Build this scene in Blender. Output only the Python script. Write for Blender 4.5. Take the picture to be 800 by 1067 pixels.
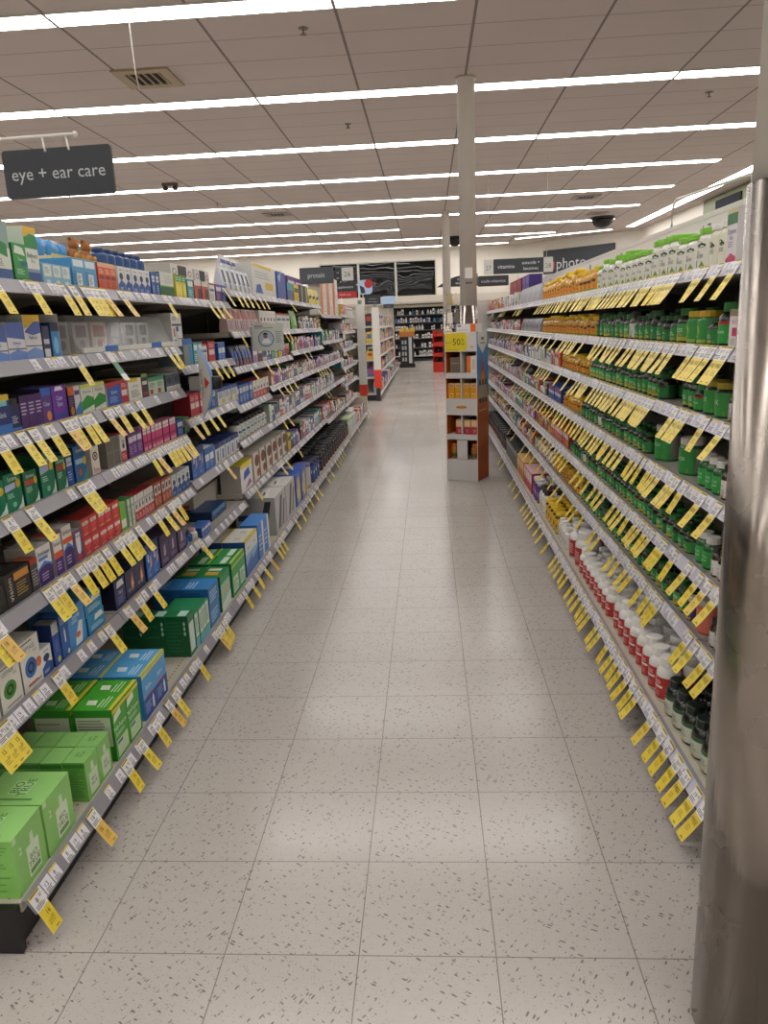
import bpy, bmesh, math, random
from mathutils import Matrix, Vector

sc = bpy.context.scene
for o in list(bpy.data.objects): bpy.data.objects.remove(o)
COL = sc.collection

# ---------------------------------------------------------------- camera
F_PX = 790.9; PITCH = .2412; ROLL = -.0417; YAW = .0651; H = 1.365
cy_, sy_ = math.cos(YAW), math.sin(YAW)
_f0 = Vector((-sy_, cy_, 0)); _r0 = Vector((cy_, sy_, 0)); _u0 = Vector((0, 0, 1))
_f = _f0*math.cos(PITCH) - _u0*math.sin(PITCH); _u1 = _u0*math.cos(PITCH) + _f0*math.sin(PITCH)
_r = _r0*math.cos(ROLL) + _u1*math.sin(ROLL); _u = _u1*math.cos(ROLL) - _r0*math.sin(ROLL)
cam = bpy.data.cameras.new('camera'); camo = bpy.data.objects.new('camera', cam); COL.objects.link(camo)
M = Matrix((( _r.x, _u.x, -_f.x, 0), (_r.y, _u.y, -_f.y, 0), (_r.z, _u.z, -_f.z, H), (0, 0, 0, 1)))
camo.matrix_world = M
cam.sensor_fit = 'VERTICAL'; cam.sensor_height = 24; cam.lens = F_PX/1067*24
cam.clip_start = .05; cam.clip_end = 100
sc.camera = camo

# ---------------------------------------------------------------- world, exposure, lamp strength
LAMP = 11.0
w = bpy.data.worlds.new('night'); sc.world = w; w.use_nodes = True
w.node_tree.nodes['Background'].inputs[0].default_value = (.01, .012, .016, 1)
w.node_tree.nodes['Background'].inputs[1].default_value = .5
vs = sc.view_settings
vs.view_transform = 'Standard'; vs.look = 'None'; vs.gamma = 1; vs.exposure = 0; vs.use_curve_mapping = False
sc.cycles.max_bounces = 7; sc.cycles.diffuse_bounces = 4; sc.cycles.glossy_bounces = 3
sc.cycles.caustics_reflective = False; sc.cycles.caustics_refractive = False
sc.cycles.use_denoising = True

# ---------------------------------------------------------------- materials
def lin(h):
    h = h.lstrip('#'); v = [int(h[i:i+2], 16)/255 for i in (0, 2, 4)]
    return tuple((c/12.92 if c <= .04045 else ((c+.055)/1.055)**2.4) for c in v) + (1,)
_M = {}
def mat(col, rough=.45, metal=0, spec=.5, emit=0, alpha=1, noise=0, trans=0, coat=0):
    key = (col, rough, metal, spec, emit, alpha, noise, trans, coat)
    if key in _M: return _M[key]
    m = bpy.data.materials.new('paint_' + col.lstrip('#')); m.use_nodes = True
    nt = m.node_tree; b = nt.nodes['Principled BSDF']
    b.inputs['Base Color'].default_value = lin(col); b.inputs['Roughness'].default_value = rough
    b.inputs['Metallic'].default_value = metal; b.inputs['Specular IOR Level'].default_value = spec
    b.inputs['Alpha'].default_value = alpha; b.inputs['Transmission Weight'].default_value = trans
    b.inputs['Coat Weight'].default_value = coat
    if emit:
        b.inputs['Emission Color'].default_value = lin(col); b.inputs['Emission Strength'].default_value = emit
    if noise:
        n = nt.nodes.new('ShaderNodeTexNoise'); n.inputs['Scale'].default_value = 9; n.inputs['Detail'].default_value = 4
        r = nt.nodes.new('ShaderNodeMixRGB'); r.blend_type = 'MULTIPLY'; r.inputs[0].default_value = noise
        r.inputs[1].default_value = lin(col); g = nt.nodes.new('ShaderNodeNewGeometry')
        nt.links.new(g.outputs['Position'], n.inputs['Vector']); nt.links.new(n.outputs[0], r.inputs[2])
        nt.links.new(r.outputs[0], b.inputs['Base Color'])
    _M[key] = m; return m

# ---------------------------------------------------------------- mesh builder
_GL = {}
def glyphs(s):
    """outline of a word as filled polygons, unit cap height, starting at x=0"""
    if s in _GL: return _GL[s]
    cu = bpy.data.curves.new('word', 'FONT'); cu.body = s; cu.size = 1.0; cu.resolution_u = 2
    o = bpy.data.objects.new('word', cu); COL.objects.link(o)
    dg = bpy.context.evaluated_depsgraph_get(); dg.update()
    me = bpy.data.meshes.new_from_object(o.evaluated_get(dg))
    vs_ = [tuple(v.co[:2]) for v in me.vertices]; fs = [tuple(p.vertices) for p in me.polygons]
    bpy.data.objects.remove(o); bpy.data.meshes.remove(me); bpy.data.curves.remove(cu)
    if vs_:
        x0 = min(v[0] for v in vs_); x1 = max(v[0] for v in vs_)
    else: x0, x1 = 0, 1
    vs_ = [((a-x0)/.72, b/.72) for a, b in vs_]
    _GL[s] = (vs_, fs, (x1-x0)/.72); return _GL[s]

class MB:
    def __init__(s): s.v = []; s.f = []; s.m = []; s.mats = []; s.sm = []
    def mi(s, m):
        if isinstance(m, str): m = mat(m)
        if m not in s.mats: s.mats.append(m)
        return s.mats.index(m)
    def poly(s, pts, m, smooth=False):
        k = len(s.v); s.v += [tuple(p) for p in pts]; s.f.append(tuple(range(k, k+len(pts)))); s.m.append(s.mi(m)); s.sm.append(smooth)
    def box(s, x0, y0, z0, x1, y1, z1, m, mats=None):
        if x0 > x1: x0, x1 = x1, x0
        if y0 > y1: y0, y1 = y1, y0
        if z0 > z1: z0, z1 = z1, z0
        k = len(s.v)
        s.v += [(x0,y0,z0),(x1,y0,z0),(x1,y1,z0),(x0,y1,z0),(x0,y0,z1),(x1,y0,z1),(x1,y1,z1),(x0,y1,z1)]
        F = {'B': (0,3,2,1), 'T': (4,5,6,7), 'S': (0,1,5,4), 'F': (1,2,6,5), 'N': (2,3,7,6), 'K': (3,0,4,7)}
        for q, f in F.items():
            s.f.append(tuple(k+i for i in f)); s.m.append(s.mi((mats or {}).get(q, m))); s.sm.append(False)
    def lathe(s, prof, m, n=16, cx=0, cy=0, cap0=True, cap1=True, a0=0, a1=None, smooth=True):
        """prof: list of (r,z[,mat])"""
        full = a1 is None; a1 = a0 + 2*math.pi if full else a1
        k = len(s.v); cols = n if full else n+1
        for p in prof:
            for i in range(cols):
                a = a0 + (a1-a0)*i/n; s.v.append((cx+p[0]*math.cos(a), cy+p[0]*math.sin(a), p[1]))
        for j in range(len(prof)-1):
            mm = s.mi(prof[j][2] if len(prof[j]) > 2 else m)
            for i in range(n):
                i2 = (i+1) % cols
                s.f.append((k+j*cols+i, k+j*cols+i2, k+(j+1)*cols+i2, k+(j+1)*cols+i)); s.m.append(mm); s.sm.append(smooth)
        if full and cap0: s.f.append(tuple(k+i for i in reversed(range(cols)))); s.m.append(s.mi(prof[0][2] if len(prof[0]) > 2 else m)); s.sm.append(False)
        if full and cap1:
            kk = k+(len(prof)-1)*cols; s.f.append(tuple(kk+i for i in range(cols))); s.m.append(s.mi(prof[-2][2] if len(prof[-2]) > 2 else m)); s.sm.append(False)
    def tube(s, pts, r, m, n=8):
        pts = [Vector(p) for p in pts]; k = len(s.v); mm = s.mi(m)
        for i, p in enumerate(pts):
            d = (pts[min(i+1, len(pts)-1)] - pts[max(i-1, 0)]).normalized()
            a = d.cross(Vector((0, 0, 1)));
            if a.length < 1e-3: a = Vector((1, 0, 0))
            a.normalize(); b = d.cross(a)
            for j in range(n):
                t = 2*math.pi*j/n; s.v.append(tuple(p + a*r*math.cos(t) + b*r*math.sin(t)))
        for i in range(len(pts)-1):
            for j in range(n):
                s.f.append((k+i*n+j, k+i*n+(j+1) % n, k+(i+1)*n+(j+1) % n, k+(i+1)*n+j)); s.m.append(mm); s.sm.append(True)
        s.f.append(tuple(k+j for j in reversed(range(n)))); s.m.append(mm); s.sm.append(False)
        e = k+(len(pts)-1)*n; s.f.append(tuple(e+j for j in range(n))); s.m.append(mm); s.sm.append(False)
    def word(s, txt, fn, m, h, x=0, y=0, center=True, maxw=None, rot=0):
        """fn(a,b)->3d; h letter height, anchored at x,y"""
        g, fs, wd = glyphs(txt); sx = h
        if maxw and wd*h > maxw: sx = maxw/wd
        mm = s.mi(m); k = len(s.v); c, q = math.cos(rot), math.sin(rot)
        for a, b in g:
            a = (a - (wd/2 if center else 0))*sx; b = (b-.5)*h
            s.v.append(tuple(fn(x + a*c - b*q, y + a*q + b*c)))
        for f in fs: s.f.append(tuple(k+i for i in f)); s.m.append(mm); s.sm.append(False)
    def mesh(s, name):
        me = bpy.data.meshes.new(name); me.from_pydata(s.v, [], s.f)
        for m in s.mats: me.materials.append(m)
        me.polygons.foreach_set('material_index', s.m); me.polygons.foreach_set('use_smooth', s.sm); me.update()
        return me
    def obj(s, name, parent=None, loc=None, rz=0):
        return put(name, s.mesh(name), parent, loc, rz)

def put(name, me, parent=None, loc=None, rz=0):
    o = bpy.data.objects.new(name, me); COL.objects.link(o)
    if parent: o.parent = parent
    if loc: o.location = loc
    if rz: o.rotation_euler = (0, 0, rz)
    return o
def tag(o, label, cat, group=None, kind=None):
    if label: o['label'] = label
    if cat: o['category'] = cat
    if group: o['group'] = group
    if kind: o['kind'] = kind
    return o
def thing(name, label, cat, loc=(0, 0, 0), rz=0, group=None):
    return tag(put(name, None, None, loc, rz), label, cat, group)
def struct(o): o['kind'] = 'structure'; return o
def ordn(n): return '%d%s' % (n, 'th' if 10 <= n % 100 <= 20 else {1: 'st', 2: 'nd', 3: 'rd'}.get(n % 10, 'th'))
rnd = random.Random(7)

# ================================================================ SETTING
TILE = .3048; CEIL = 4.03
def nodes(m): return m.node_tree, m.node_tree.nodes, m.node_tree.links
def floor_mat():
    m = bpy.data.materials.new('speckled_vinyl_tile'); m.use_nodes = True; nt, N, L = nodes(m); b = N['Principled BSDF']
    g = N.new('ShaderNodeNewGeometry'); sp = N.new('ShaderNodeSeparateXYZ'); L.new(g.outputs['Position'], sp.inputs[0])
    def mth(op, a, b_=None, c=None):
        n = N.new('ShaderNodeMath'); n.operation = op
        for i, v in enumerate((a, b_, c)):
            if v is None: continue
            if isinstance(v, (int, float)): n.inputs[i].default_value = v
            else: L.new(v, n.inputs[i])
        return n.outputs[0]
    tx = mth('DIVIDE', mth('ADD', sp.outputs[0], .7985+TILE*60), TILE); ty = mth('DIVIDE', mth('ADD', sp.outputs[1], -1.4022+TILE*60), TILE)
    fx = mth('FRACT', tx); fy = mth('FRACT', ty)
    ex = mth('MINIMUM', fx, mth('SUBTRACT', 1, fx)); ey = mth('MINIMUM', fy, mth('SUBTRACT', 1, fy))
    line = mth('LESS_THAN', mth('MINIMUM', ex, ey), .0042)
    ix = mth('FLOOR', tx); iy = mth('FLOOR', ty)
    cb = N.new('ShaderNodeCombineXYZ'); L.new(ix, cb.inputs[0]); L.new(iy, cb.inputs[1])
    wn = N.new('ShaderNodeTexWhiteNoise'); wn.noise_dimensions = '2D'; L.new(cb.outputs[0], wn.inputs['Vector'])
    # flecks: stretched cells, their direction changing from place to place
    nz = N.new('ShaderNodeTexNoise'); nz.inputs['Scale'].default_value = 14; L.new(g.outputs['Position'], nz.inputs['Vector'])
    vr = N.new('ShaderNodeVectorRotate'); vr.rotation_type = 'Z_AXIS'; L.new(g.outputs['Position'], vr.inputs['Vector'])
    L.new(mth('MULTIPLY', mth('FLOOR', mth('MULTIPLY', wn.outputs['Value'], 2)), 1.5708), vr.inputs['Angle'])
    def flecks(sx, sy, thr, keep, ang):
        r2 = N.new('ShaderNodeVectorRotate'); r2.rotation_type = 'Z_AXIS'; r2.inputs['Angle'].default_value = ang; L.new(vr.outputs[0], r2.inputs['Vector'])
        mp = N.new('ShaderNodeMapping'); mp.inputs['Scale'].default_value = (sx, sy, 1); L.new(r2.outputs[0], mp.inputs[0])
        dn = N.new('ShaderNodeTexNoise'); dn.inputs['Scale'].default_value = 60; dn.inputs['Detail'].default_value = 1; L.new(g.outputs['Position'], dn.inputs['Vector'])
        ad = N.new('ShaderNodeVectorMath'); ad.operation = 'MULTIPLY_ADD'; L.new(dn.outputs[1], ad.inputs[0]); ad.inputs[1].default_value = (.5, .5, 0); L.new(mp.outputs[0], ad.inputs[2])
        v = N.new('ShaderNodeTexVoronoi'); v.voronoi_dimensions = '2D'; v.inputs['Scale'].default_value = 1; L.new(ad.outputs[0], v.inputs['Vector'])
        sc_ = N.new('ShaderNodeSeparateColor'); L.new(v.outputs['Color'], sc_.inputs[0])
        a = mth('LESS_THAN', v.outputs['Distance'], mth('MULTIPLY', sc_.outputs[1], thr))
        return mth('MULTIPLY', a, mth('LESS_THAN', sc_.outputs[0], keep))
    f1 = flecks(44, 130, .3, .24, .55); f2 = flecks(50, 120, .27, .26, -.9); f3 = flecks(110, 240, .3, .4, .1)
    big = N.new('ShaderNodeTexNoise'); big.inputs['Scale'].default_value = 1.3; big.inputs['Detail'].default_value = 5; L.new(g.outputs['Position'], big.inputs['Vector'])
    fine = N.new('ShaderNodeTexNoise'); fine.inputs['Scale'].default_value = 40; L.new(g.outputs['Position'], fine.inputs['Vector'])
    def mix(fac, a, b_):
        n = N.new('ShaderNodeMixRGB')
        if isinstance(fac, float): n.inputs[0].default_value = fac
        else: L.new(fac, n.inputs[0])
        for i, v in ((1, a), (2, b_)):
            if isinstance(v, tuple): n.inputs[i].default_value = v
            else: L.new(v, n.inputs[i])
        return n.outputs[0]
    c = mix(big.outputs[0], lin('#b6afa9'), lin('#c6c0b9')); c = mix(mth('MULTIPLY', wn.outputs['Value'], .25), c, lin('#b0a8a2'))
    c = mix(mth('MULTIPLY', fine.outputs[0], .3), c, lin('#aaa29b'))
    c = mix(mth('MULTIPLY', f3, .5), c, lin('#8f857c')); c = mix(mth('MULTIPLY', f2, .75), c, lin('#7b736b')); c = mix(mth('MULTIPLY', f1, .75), c, lin('#5f5852'))
    c = mix(mth('MULTIPLY', line, .75), c, lin('#6d645c'))
    L.new(c, b.inputs['Base Color'])
    rr = N.new('ShaderNodeMapRange'); rr.inputs[3].default_value = .1; rr.inputs[4].default_value = .28; L.new(big.outputs[0], rr.inputs[0]); L.new(rr.outputs[0], b.inputs['Roughness'])
    bn = N.new('ShaderNodeTexNoise'); bn.inputs['Scale'].default_value = 2.2; bn.inputs['Detail'].default_value = 3; L.new(g.outputs['Position'], bn.inputs['Vector'])
    bp = N.new('ShaderNodeBump'); bp.inputs['Strength'].default_value = .12; bp.inputs['Distance'].default_value = .01; L.new(bn.outputs[0], bp.inputs['Height']); L.new(bp.outputs[0], b.inputs['Normal'])
    return m
def ceil_mat():
    m = bpy.data.materials.new('ceiling_tile'); m.use_nodes = True; nt, N, L = nodes(m); b = N['Principled BSDF']
    g = N.new('ShaderNodeNewGeometry'); sp = N.new('ShaderNodeSeparateXYZ'); L.new(g.outputs['Position'], sp.inputs[0])
    def mth(op, a, b_=None):
        n = N.new('ShaderNodeMath'); n.operation = op
        for i, v in enumerate((a, b_)):
            if v is None: continue
            if isinstance(v, (int, float)): n.inputs[i].default_value = v
            else: L.new(v, n.inputs[i])
        return n.outputs[0]
    fx = mth('FRACT', mth('DIVIDE', mth('ADD', sp.outputs[0], 4.3799+1.2192*20), 1.2192)); ex = mth('MINIMUM', fx, mth('SUBTRACT', 1, fx))
    l1 = mth('LESS_THAN', ex, .011)
    fy = mth('FRACT', mth('DIVIDE', mth('ADD', sp.outputs[1], -9.8587-.13+2.6748*20), 2.6748))
    gy = mth('FRACT', mth('DIVIDE', fy, .6037/2.6748)); ey = mth('MINIMUM', gy, mth('SUBTRACT', 1, gy)); l2 = mth('MULTIPLY', mth('LESS_THAN', ey, .014), .5)
    ln = mth('MAXIMUM', mth('MULTIPLY', l1, .8), l2)
    nz = N.new('ShaderNodeTexNoise'); nz.inputs['Scale'].default_value = .8; nz.inputs['Detail'].default_value = 6; L.new(g.outputs['Position'], nz.inputs['Vector'])
    a = N.new('ShaderNodeMixRGB'); L.new(nz.outputs[0], a.inputs[0]); a.inputs[1].default_value = lin('#c0b5b0'); a.inputs[2].default_value = lin('#ccc2bc')
    c = N.new('ShaderNodeMixRGB'); L.new(ln, c.inputs[0]); L.new(a.outputs[0], c.inputs[1]); c.inputs[2].default_value = lin('#6a605a')
    L.new(c.outputs[0], b.inputs['Base Color']); b.inputs['Roughness'].default_value = .9; b.inputs['Specular IOR Level'].default_value = .1
    return m
XL, XR, YB, YF = -13.0, 6.95, -4.5, 29.6
b = MB(); b.box(XL-.2, YB-.2, -.12, XR+.2, YF+.2, 0, floor_mat()); struct(b.obj('floor'))
b = MB(); b.box(XL-.2, YB-.2, CEIL, XR+.2, YF+.2, CEIL+.15, ceil_mat()); struct(b.obj('ceiling'))
WALL = mat('#e9e3d8', .8, noise=.06)
b = MB(); b.box(XL-.15, YB, 0, XL, YF, CEIL, WALL); struct(b.obj('wall_west'))
b = MB(); b.box(XR, YB, 0, XR+.15, 26.3, CEIL, WALL); struct(b.obj('wall_east'))
b = MB(); b.box(XL, YB-.15, 0, XR, YB, CEIL, WALL); struct(b.obj('wall_south'))
b = MB()   # end wall with the window opening
b.box(XL, YF, 0, 3.42, YF+.15, 2.36, WALL); b.box(XL, YF, 3.66, 3.42, YF+.15, CEIL, WALL)
b.box(.38, YF, 2.36, 3.42, YF+.15, 3.66, WALL); b.box(XL, YF, 2.36, -3.98, YF+.15, 3.66, WALL); struct(b.obj('wall_north'))
b = MB(); a0 = Vector((3.42, YF, 0)); a1 = Vector((XR, 26.3, 0)); nn = Vector((-(a1-a0).y, (a1-a0).x, 0)).normalized()*.15
P = [a0, a1, a1+nn, a0+nn]; up = Vector((0, 0, CEIL))
b.poly([p for p in reversed(P)], WALL); b.poly([p+up for p in P], WALL)
for i in range(4): b.poly([P[i], P[(i+1) % 4], P[(i+1) % 4]+up, P[i]+up], WALL)
struct(b.obj('wall_northeast'))
b = MB(); b.box(-13, YF-.7, 2.09, 3.3, YF-.001, 2.36, mat('#d8d1c4', .7)); b.box(-3.9, YF-.71, 2.12, 1.0, YF-.7, 2.14, '#a8a196'); struct(b.obj('trim_1'))
for i, (x0, x1) in enumerate(((-3.98, -2.52), (-2.52, -1.12), (-1.12, .38))):
    o = MB(); g_ = mat('#070a0a', .02, spec=.45); o.box(x0+.04, YF+.03, 2.4, x1-.04, YF+.045, 3.62, g_); wob = o.obj('window_%d' % (i+1)); struct(wob)
    f = MB(); fm = mat('#b9b7ae', .5)
    f.box(x0, YF-.02, 2.36, x0+.04, YF+.06, 3.66, fm); f.box(x1-.04, YF-.02, 2.36, x1, YF+.06, 3.66, fm); f.box(x0+.04, YF-.02, 2.36, x1-.04, YF+.06, 2.4, fm); f.box(x0+.04, YF-.02, 3.62, x1-.04, YF+.06, 3.66, fm)
    f.obj('window_frame', wob)
# glass ripples
g_ = _M[('#070a0a', .02, 0, .45, 0, 1, 0, 0, 0)]; nt, N, L = nodes(g_); nz = N.new('ShaderNodeTexNoise'); nz.inputs['Scale'].default_value = .6
ge = N.new('ShaderNodeNewGeometry'); bp = N.new('ShaderNodeBump'); bp.inputs['Strength'].default_value = .5; bp.inputs['Distance'].default_value = .03
L.new(ge.outputs['Position'], nz.inputs['Vector']); L.new(nz.outputs[0], bp.inputs['Height']); L.new(bp.outputs[0], N['Principled BSDF'].inputs['Normal'])

# ---------------------------------------------------------------- ceiling lamps
EM = bpy.data.materials.new('lamp_diffuser'); EM.use_nodes = True; _b = EM.node_tree.nodes['Principled BSDF']
_b.inputs['Base Color'].default_value = (.8, .8, .8, 1); _b.inputs['Emission Color'].default_value = (1, .978, .95, 1); _b.inputs['Emission Strength'].default_value = LAMP
FR = mat('#c9c6bf', .5)
def lamp_mesh(w_, l_):
    d = MB(); d.box(-l_/2+.012, -w_/2+.012, -.012, l_/2-.012, w_/2-.012, -.004, EM); f = MB()
    for q in ((-l_/2, -w_/2, l_/2, -w_/2+.012), (-l_/2, w_/2-.012, l_/2, w_/2), (-l_/2, -w_/2+.012, -l_/2+.012, w_/2-.012), (l_/2-.012, -w_/2+.012, l_/2, w_/2-.012)):
        f.box(q[0], q[1], -.014, q[2], q[3], -.001, FR)
    return d.mesh('diffuser'), f.mesh('frame')
LM = lamp_mesh(.29, 2.43); LH = lamp_mesh(.29, 1.215)
rown = 0
for k in range(-5, 8):
    y = 9.8587 + 2.6748*k; rown += 1
    if y < YB+.4 or y > YF-.3: continue
    off = (k % 2)*1.2192; xs = []
    x = -4.3799 - 2.4384*3 + off
    xend = {6: 4.1, 7: 2.9}.get(k, 5.36)
    while x < xend-.6:
        l_ = 2.4384 if x+2.4384 <= xend+.3 else 1.2192
        xs.append((x + l_/2, l_)); x += l_
    for j, (xc, l_) in enumerate(xs):
        if k == 5 and .45 < xc < 2.8: continue
        t = thing('ceiling_light', 'white strip light, %s from the window-side end of the %s lit row' % (ordn(j+1), ordn(rown)), 'light', (xc, y, CEIL), group='recessed strip lights in rows across the ceiling')
        t['label'] = 'white strip light, %s along the %s ceiling row from the entrance' % (ordn(j+1), ordn(rown))
        dm, fm = LM if l_ > 2 else LH
        put('diffuser', dm, t); put('frame', fm, t)
for j in range(8):
    t = thing('cove_light', 'white strip light along the east wall, %s from the entrance' % ordn(j+1), 'light', (6.36, 15.6+.61+1.222*j, CEIL), math.pi/2, 'strip lights beside the east wall')
    put('diffuser', LH[0], t); put('frame', LH[1], t)
aa = math.atan2(25.9-27.4, 6.0-3.05)
for j in range(3):
    q = (j+.5)/3
    t = thing('cove_light', 'white strip light above the photo sign, %s from the windows' % ordn(j+1), 'light', (3.05+(5.95-3.05)*q, 27.4-1.5*q, CEIL-.001), aa, 'strip lights above the photo sign')
    put('diffuser', LH[0], t); put('frame', LH[1], t); t.scale = (.88, .8, 1)
# ---------------------------------------------------------------- things on the ceiling
def vent(x, y, lab, w_=.6, rz=0, dirty=False):
    t = thing('ceiling_vent', lab, 'vent', (x, y, CEIL), rz, 'air vents in the ceiling')
    m1 = mat('#a8967c' if dirty else '#9b9288', .6); dk = mat('#15120f', .9)
    f = MB(); h = w_/2
    for q in ((-h, -h, h, -h+.11), (-h, h-.11, h, h), (-h, -h+.11, -h+.11, h-.11), (h-.11, -h+.11, h, h-.11)): f.box(q[0], q[1], -.02, q[2], q[3], -.001, m1)
    f.obj('frame', t); k = MB(); k.box(-h+.11, -h+.11, -.006, h-.11, h-.11, -.001, dk); k.obj('duct', t)
    s_ = MB()
    for i in range(5):
        a = -h+.14 + i*(w_-.28)/4; s_.box(a, -h+.11, -.022, a+.018, h-.11, -.008, m1)
    s_.obj('grille', t)
vent(-2.9, 8.83, 'tan square air vent above the eye care sign', dirty=True); vent(-3.5, 19.05, 'small air vent in the ceiling above the protein sign'); vent(3.7, 18.85, 'air vent in the ceiling above the aisle number sign')
vent(4.6, 21.8, 'air vent in the ceiling beside the black camera dome', .5)
def sprinkler(x, y, lab):
    t = thing('sprinkler', lab, 'sprinkler', (x, y, CEIL), group='fire sprinklers in the ceiling'); c = mat('#6f675c', .4, .6)
    a = MB(); a.lathe([(.045, -.006), (.045, -.001)], c, 12); a.obj('escutcheon', t)
    a = MB(); a.lathe([(.008, -.05), (.008, -.006)], c, 8, cap1=False); a.lathe([(.03, -.056), (.03, -.051)], c, 10); a.obj('deflector', t)
for q in ((-1.06, 7.75, 'brass sprinkler head in the ceiling nearest the camera'), (.65, 10.9, 'sprinkler head between the lit rows beside the first pole'), (3.6, 10.7, 'sprinkler head in the ceiling above the vitamin shelving'), (-1.0, 11.2, 'sprinkler head in the ceiling above the aisle'), (-4.4, 17.1, 'sprinkler head in the ceiling over the far eye care shelving')): sprinkler(*q)
t = thing('exit_lamp', 'small two-headed emergency lamp hanging below the ceiling', 'lamp', (-4.6, 14.6, CEIL)); a = MB(); a.box(-.14, -.04, -.05, .14, .04, -.001, '#5f564e'); a.obj('housing', t)
for s_ in (-1, 1): a = MB(); a.lathe([(.02, -.13), (.05, -.12), (.04, -.05)], mat('#3a352f', .4), 12, cx=s_*.09); a.obj('lamp_head', t)
def dome(x, y, lab, r=.3):
    t = thing('camera_dome', lab, 'security camera', (x, y, CEIL), group='black security domes'); a = MB()
    a.lathe([(.02, -.3)] + [(r*math.sin(i*math.pi/16), -.05-.25*math.cos(i*math.pi/16)) for i in range(1, 9)], mat('#0b0b0c', .12), 20); a.obj('dome', t)
    a = MB(); a.lathe([(r+.03, -.05), (r+.03, -.001)], mat('#2a2827', .5), 20); a.obj('mounting_ring', t)
dome(4.93, 22.7, 'black camera dome on the ceiling above the photo sign'); dome(.95, 25.9, 'black camera dome on the ceiling behind the two poles', .26)
a = MB(); a.tube([(-2.45, 7.1, CEIL-.02), (-2.45, 7.12, 3.6), (-2.43, 7.12, 3.42)], .006, mat('#cfc8bf', .6), 6); tag(a.obj('hanging_wire'), 'thin white wire hanging from the ceiling by the tan vent', 'wire')

# ---------------------------------------------------------------- poles
STEEL = bpy.data.materials.new('scuffed_steel'); STEEL.use_nodes = True; nt, N, L = nodes(STEEL); _b = N['Principled BSDF']
_b.inputs['Base Color'].default_value = lin('#9d948c'); _b.inputs['Metallic'].default_value = 1; _b.inputs['Roughness'].default_value = .2
tc = N.new('ShaderNodeTexCoord'); mp = N.new('ShaderNodeMapping'); mp.inputs['Scale'].default_value = (14, 14, 1.6); nz = N.new('ShaderNodeTexNoise'); nz.inputs['Scale'].default_value = 1; nz.inputs['Detail'].default_value = 3
L.new(tc.outputs['Object'], mp.inputs[0]); L.new(mp.outputs[0], nz.inputs['Vector'])
bp = N.new('ShaderNodeBump'); bp.inputs['Strength'].default_value = .2; bp.inputs['Distance'].default_value = .0025; L.new(nz.outputs[0], bp.inputs['Height']); L.new(bp.outputs[0], _b.inputs['Normal'])
n2 = N.new('ShaderNodeTexNoise'); n2.inputs['Scale'].default_value = 7; n2.inputs['Detail'].default_value = 8; L.new(tc.outputs['Object'], n2.inputs['Vector'])
mr = N.new('ShaderNodeMapRange'); mr.inputs[1].default_value = .35; mr.inputs[2].default_value = .75; mr.inputs[3].default_value = .16; mr.inputs[4].default_value = .34; L.new(n2.outputs[0], mr.inputs[0]); L.new(mr.outputs[0], _b.inputs['Roughness'])
def pole(x, y, r, lab, clad=1.55):
    t = thing('support_pole', lab, 'pole', (x, y, 0), group='round poles holding the ceiling')
    a = MB(); a.lathe([(r, clad+.001), (r, CEIL-.03), (r+.015, CEIL-.03), (r+.015, CEIL-.001)], mat('#d2ccc2', .6), 40); a.obj('painted_shaft', t)
    a = MB(); a.lathe([(r+.006, .001), (r+.006, clad)], STEEL, 56); a.obj('steel_cladding', t)
    return t
pole(.597, 1.25, .1, 'large steel-clad pole standing at the near end of the vitamin shelving')
p2 = pole(.503, 9.5, .1, 'white pole standing behind the cardboard display with yellow header')
a = MB(); a.box(-.045, -.112, 1.86, .045, -.101, 1.98, '#dedad2'); a.box(-.04, -.114, 1.8, .04, -.101, 1.815, '#5d5a55'); o = a.obj('notice', p2)
pole(.52, 20.05, .1, 'slimmer white pole farther back, left of the first white pole'.replace(', left of', ' beside'), 1.62)

# ================================================================ SHELVING
STRIP = mat('#8d8a90', .35); DECK = mat('#bdb5a3', .5); SHELF = mat('#a9a39a', .45); BACK = mat('#453f3a', .7); KICK = mat('#131216', .5)  # BACK: panel colour darkened to carry the shade in the gaps between shelves
LAB = mat('#e6e3ea', .5); INK = mat('#2b2a2e', .6); YEL = mat('#e8cb3a', .5)
TD = Vector((.5, 0, -.866)); TN = Vector((.866, 0, .5))
def slope(a, b, e=0, c=0): return (TD.x*-b*1 + TN.x*e + c*b*b, a, TD.z*-b + TN.z*e)   # b<=0 runs down the slope
def digits(mb, fn, x, y, h, r, wd=.03, m=None):
    mb.word('%d' % r.choice([18, 24, 19, 13, 9, 21, 8, 16, 12, 29, 7, 15]), fn, m or INK, h, x, y, maxw=wd)
def label_mesh(i, wd, top):
    r = random.Random(i); b = MB(); h = .034
    b.poly([slope(-wd/2, 0, .0008), slope(-wd/2, -h, .0008), slope(wd/2, -h, .0008), slope(wd/2, 0, .0008)], LAB)
    if top: b.poly([slope(-wd/2, 0, .0012), slope(-wd/2, -.005, .0012), slope(wd/2, -.005, .0012), slope(wd/2, 0, .0012)], YEL)
    digits(b, lambda a, c: slope(a, c, .0014), -.003, -.014, .012, r, .02)
    for j in range(3):
        y = -.023 - j*.004; x1 = wd/2-.004-r.random()*.012
        b.poly([slope(-wd/2+.004, y, .0014), slope(-wd/2+.004, y-.0016, .0014), slope(x1, y-.0016, .0014), slope(x1, y, .0014)], INK)
    return b.mesh('price_label')
LABM = {('L', i): label_mesh(i, .036, i % 3 == 0) for i in range(6)}
LABM.update({('R', i): label_mesh(20+i, .048, i % 2 == 0) for i in range(6)})
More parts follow.
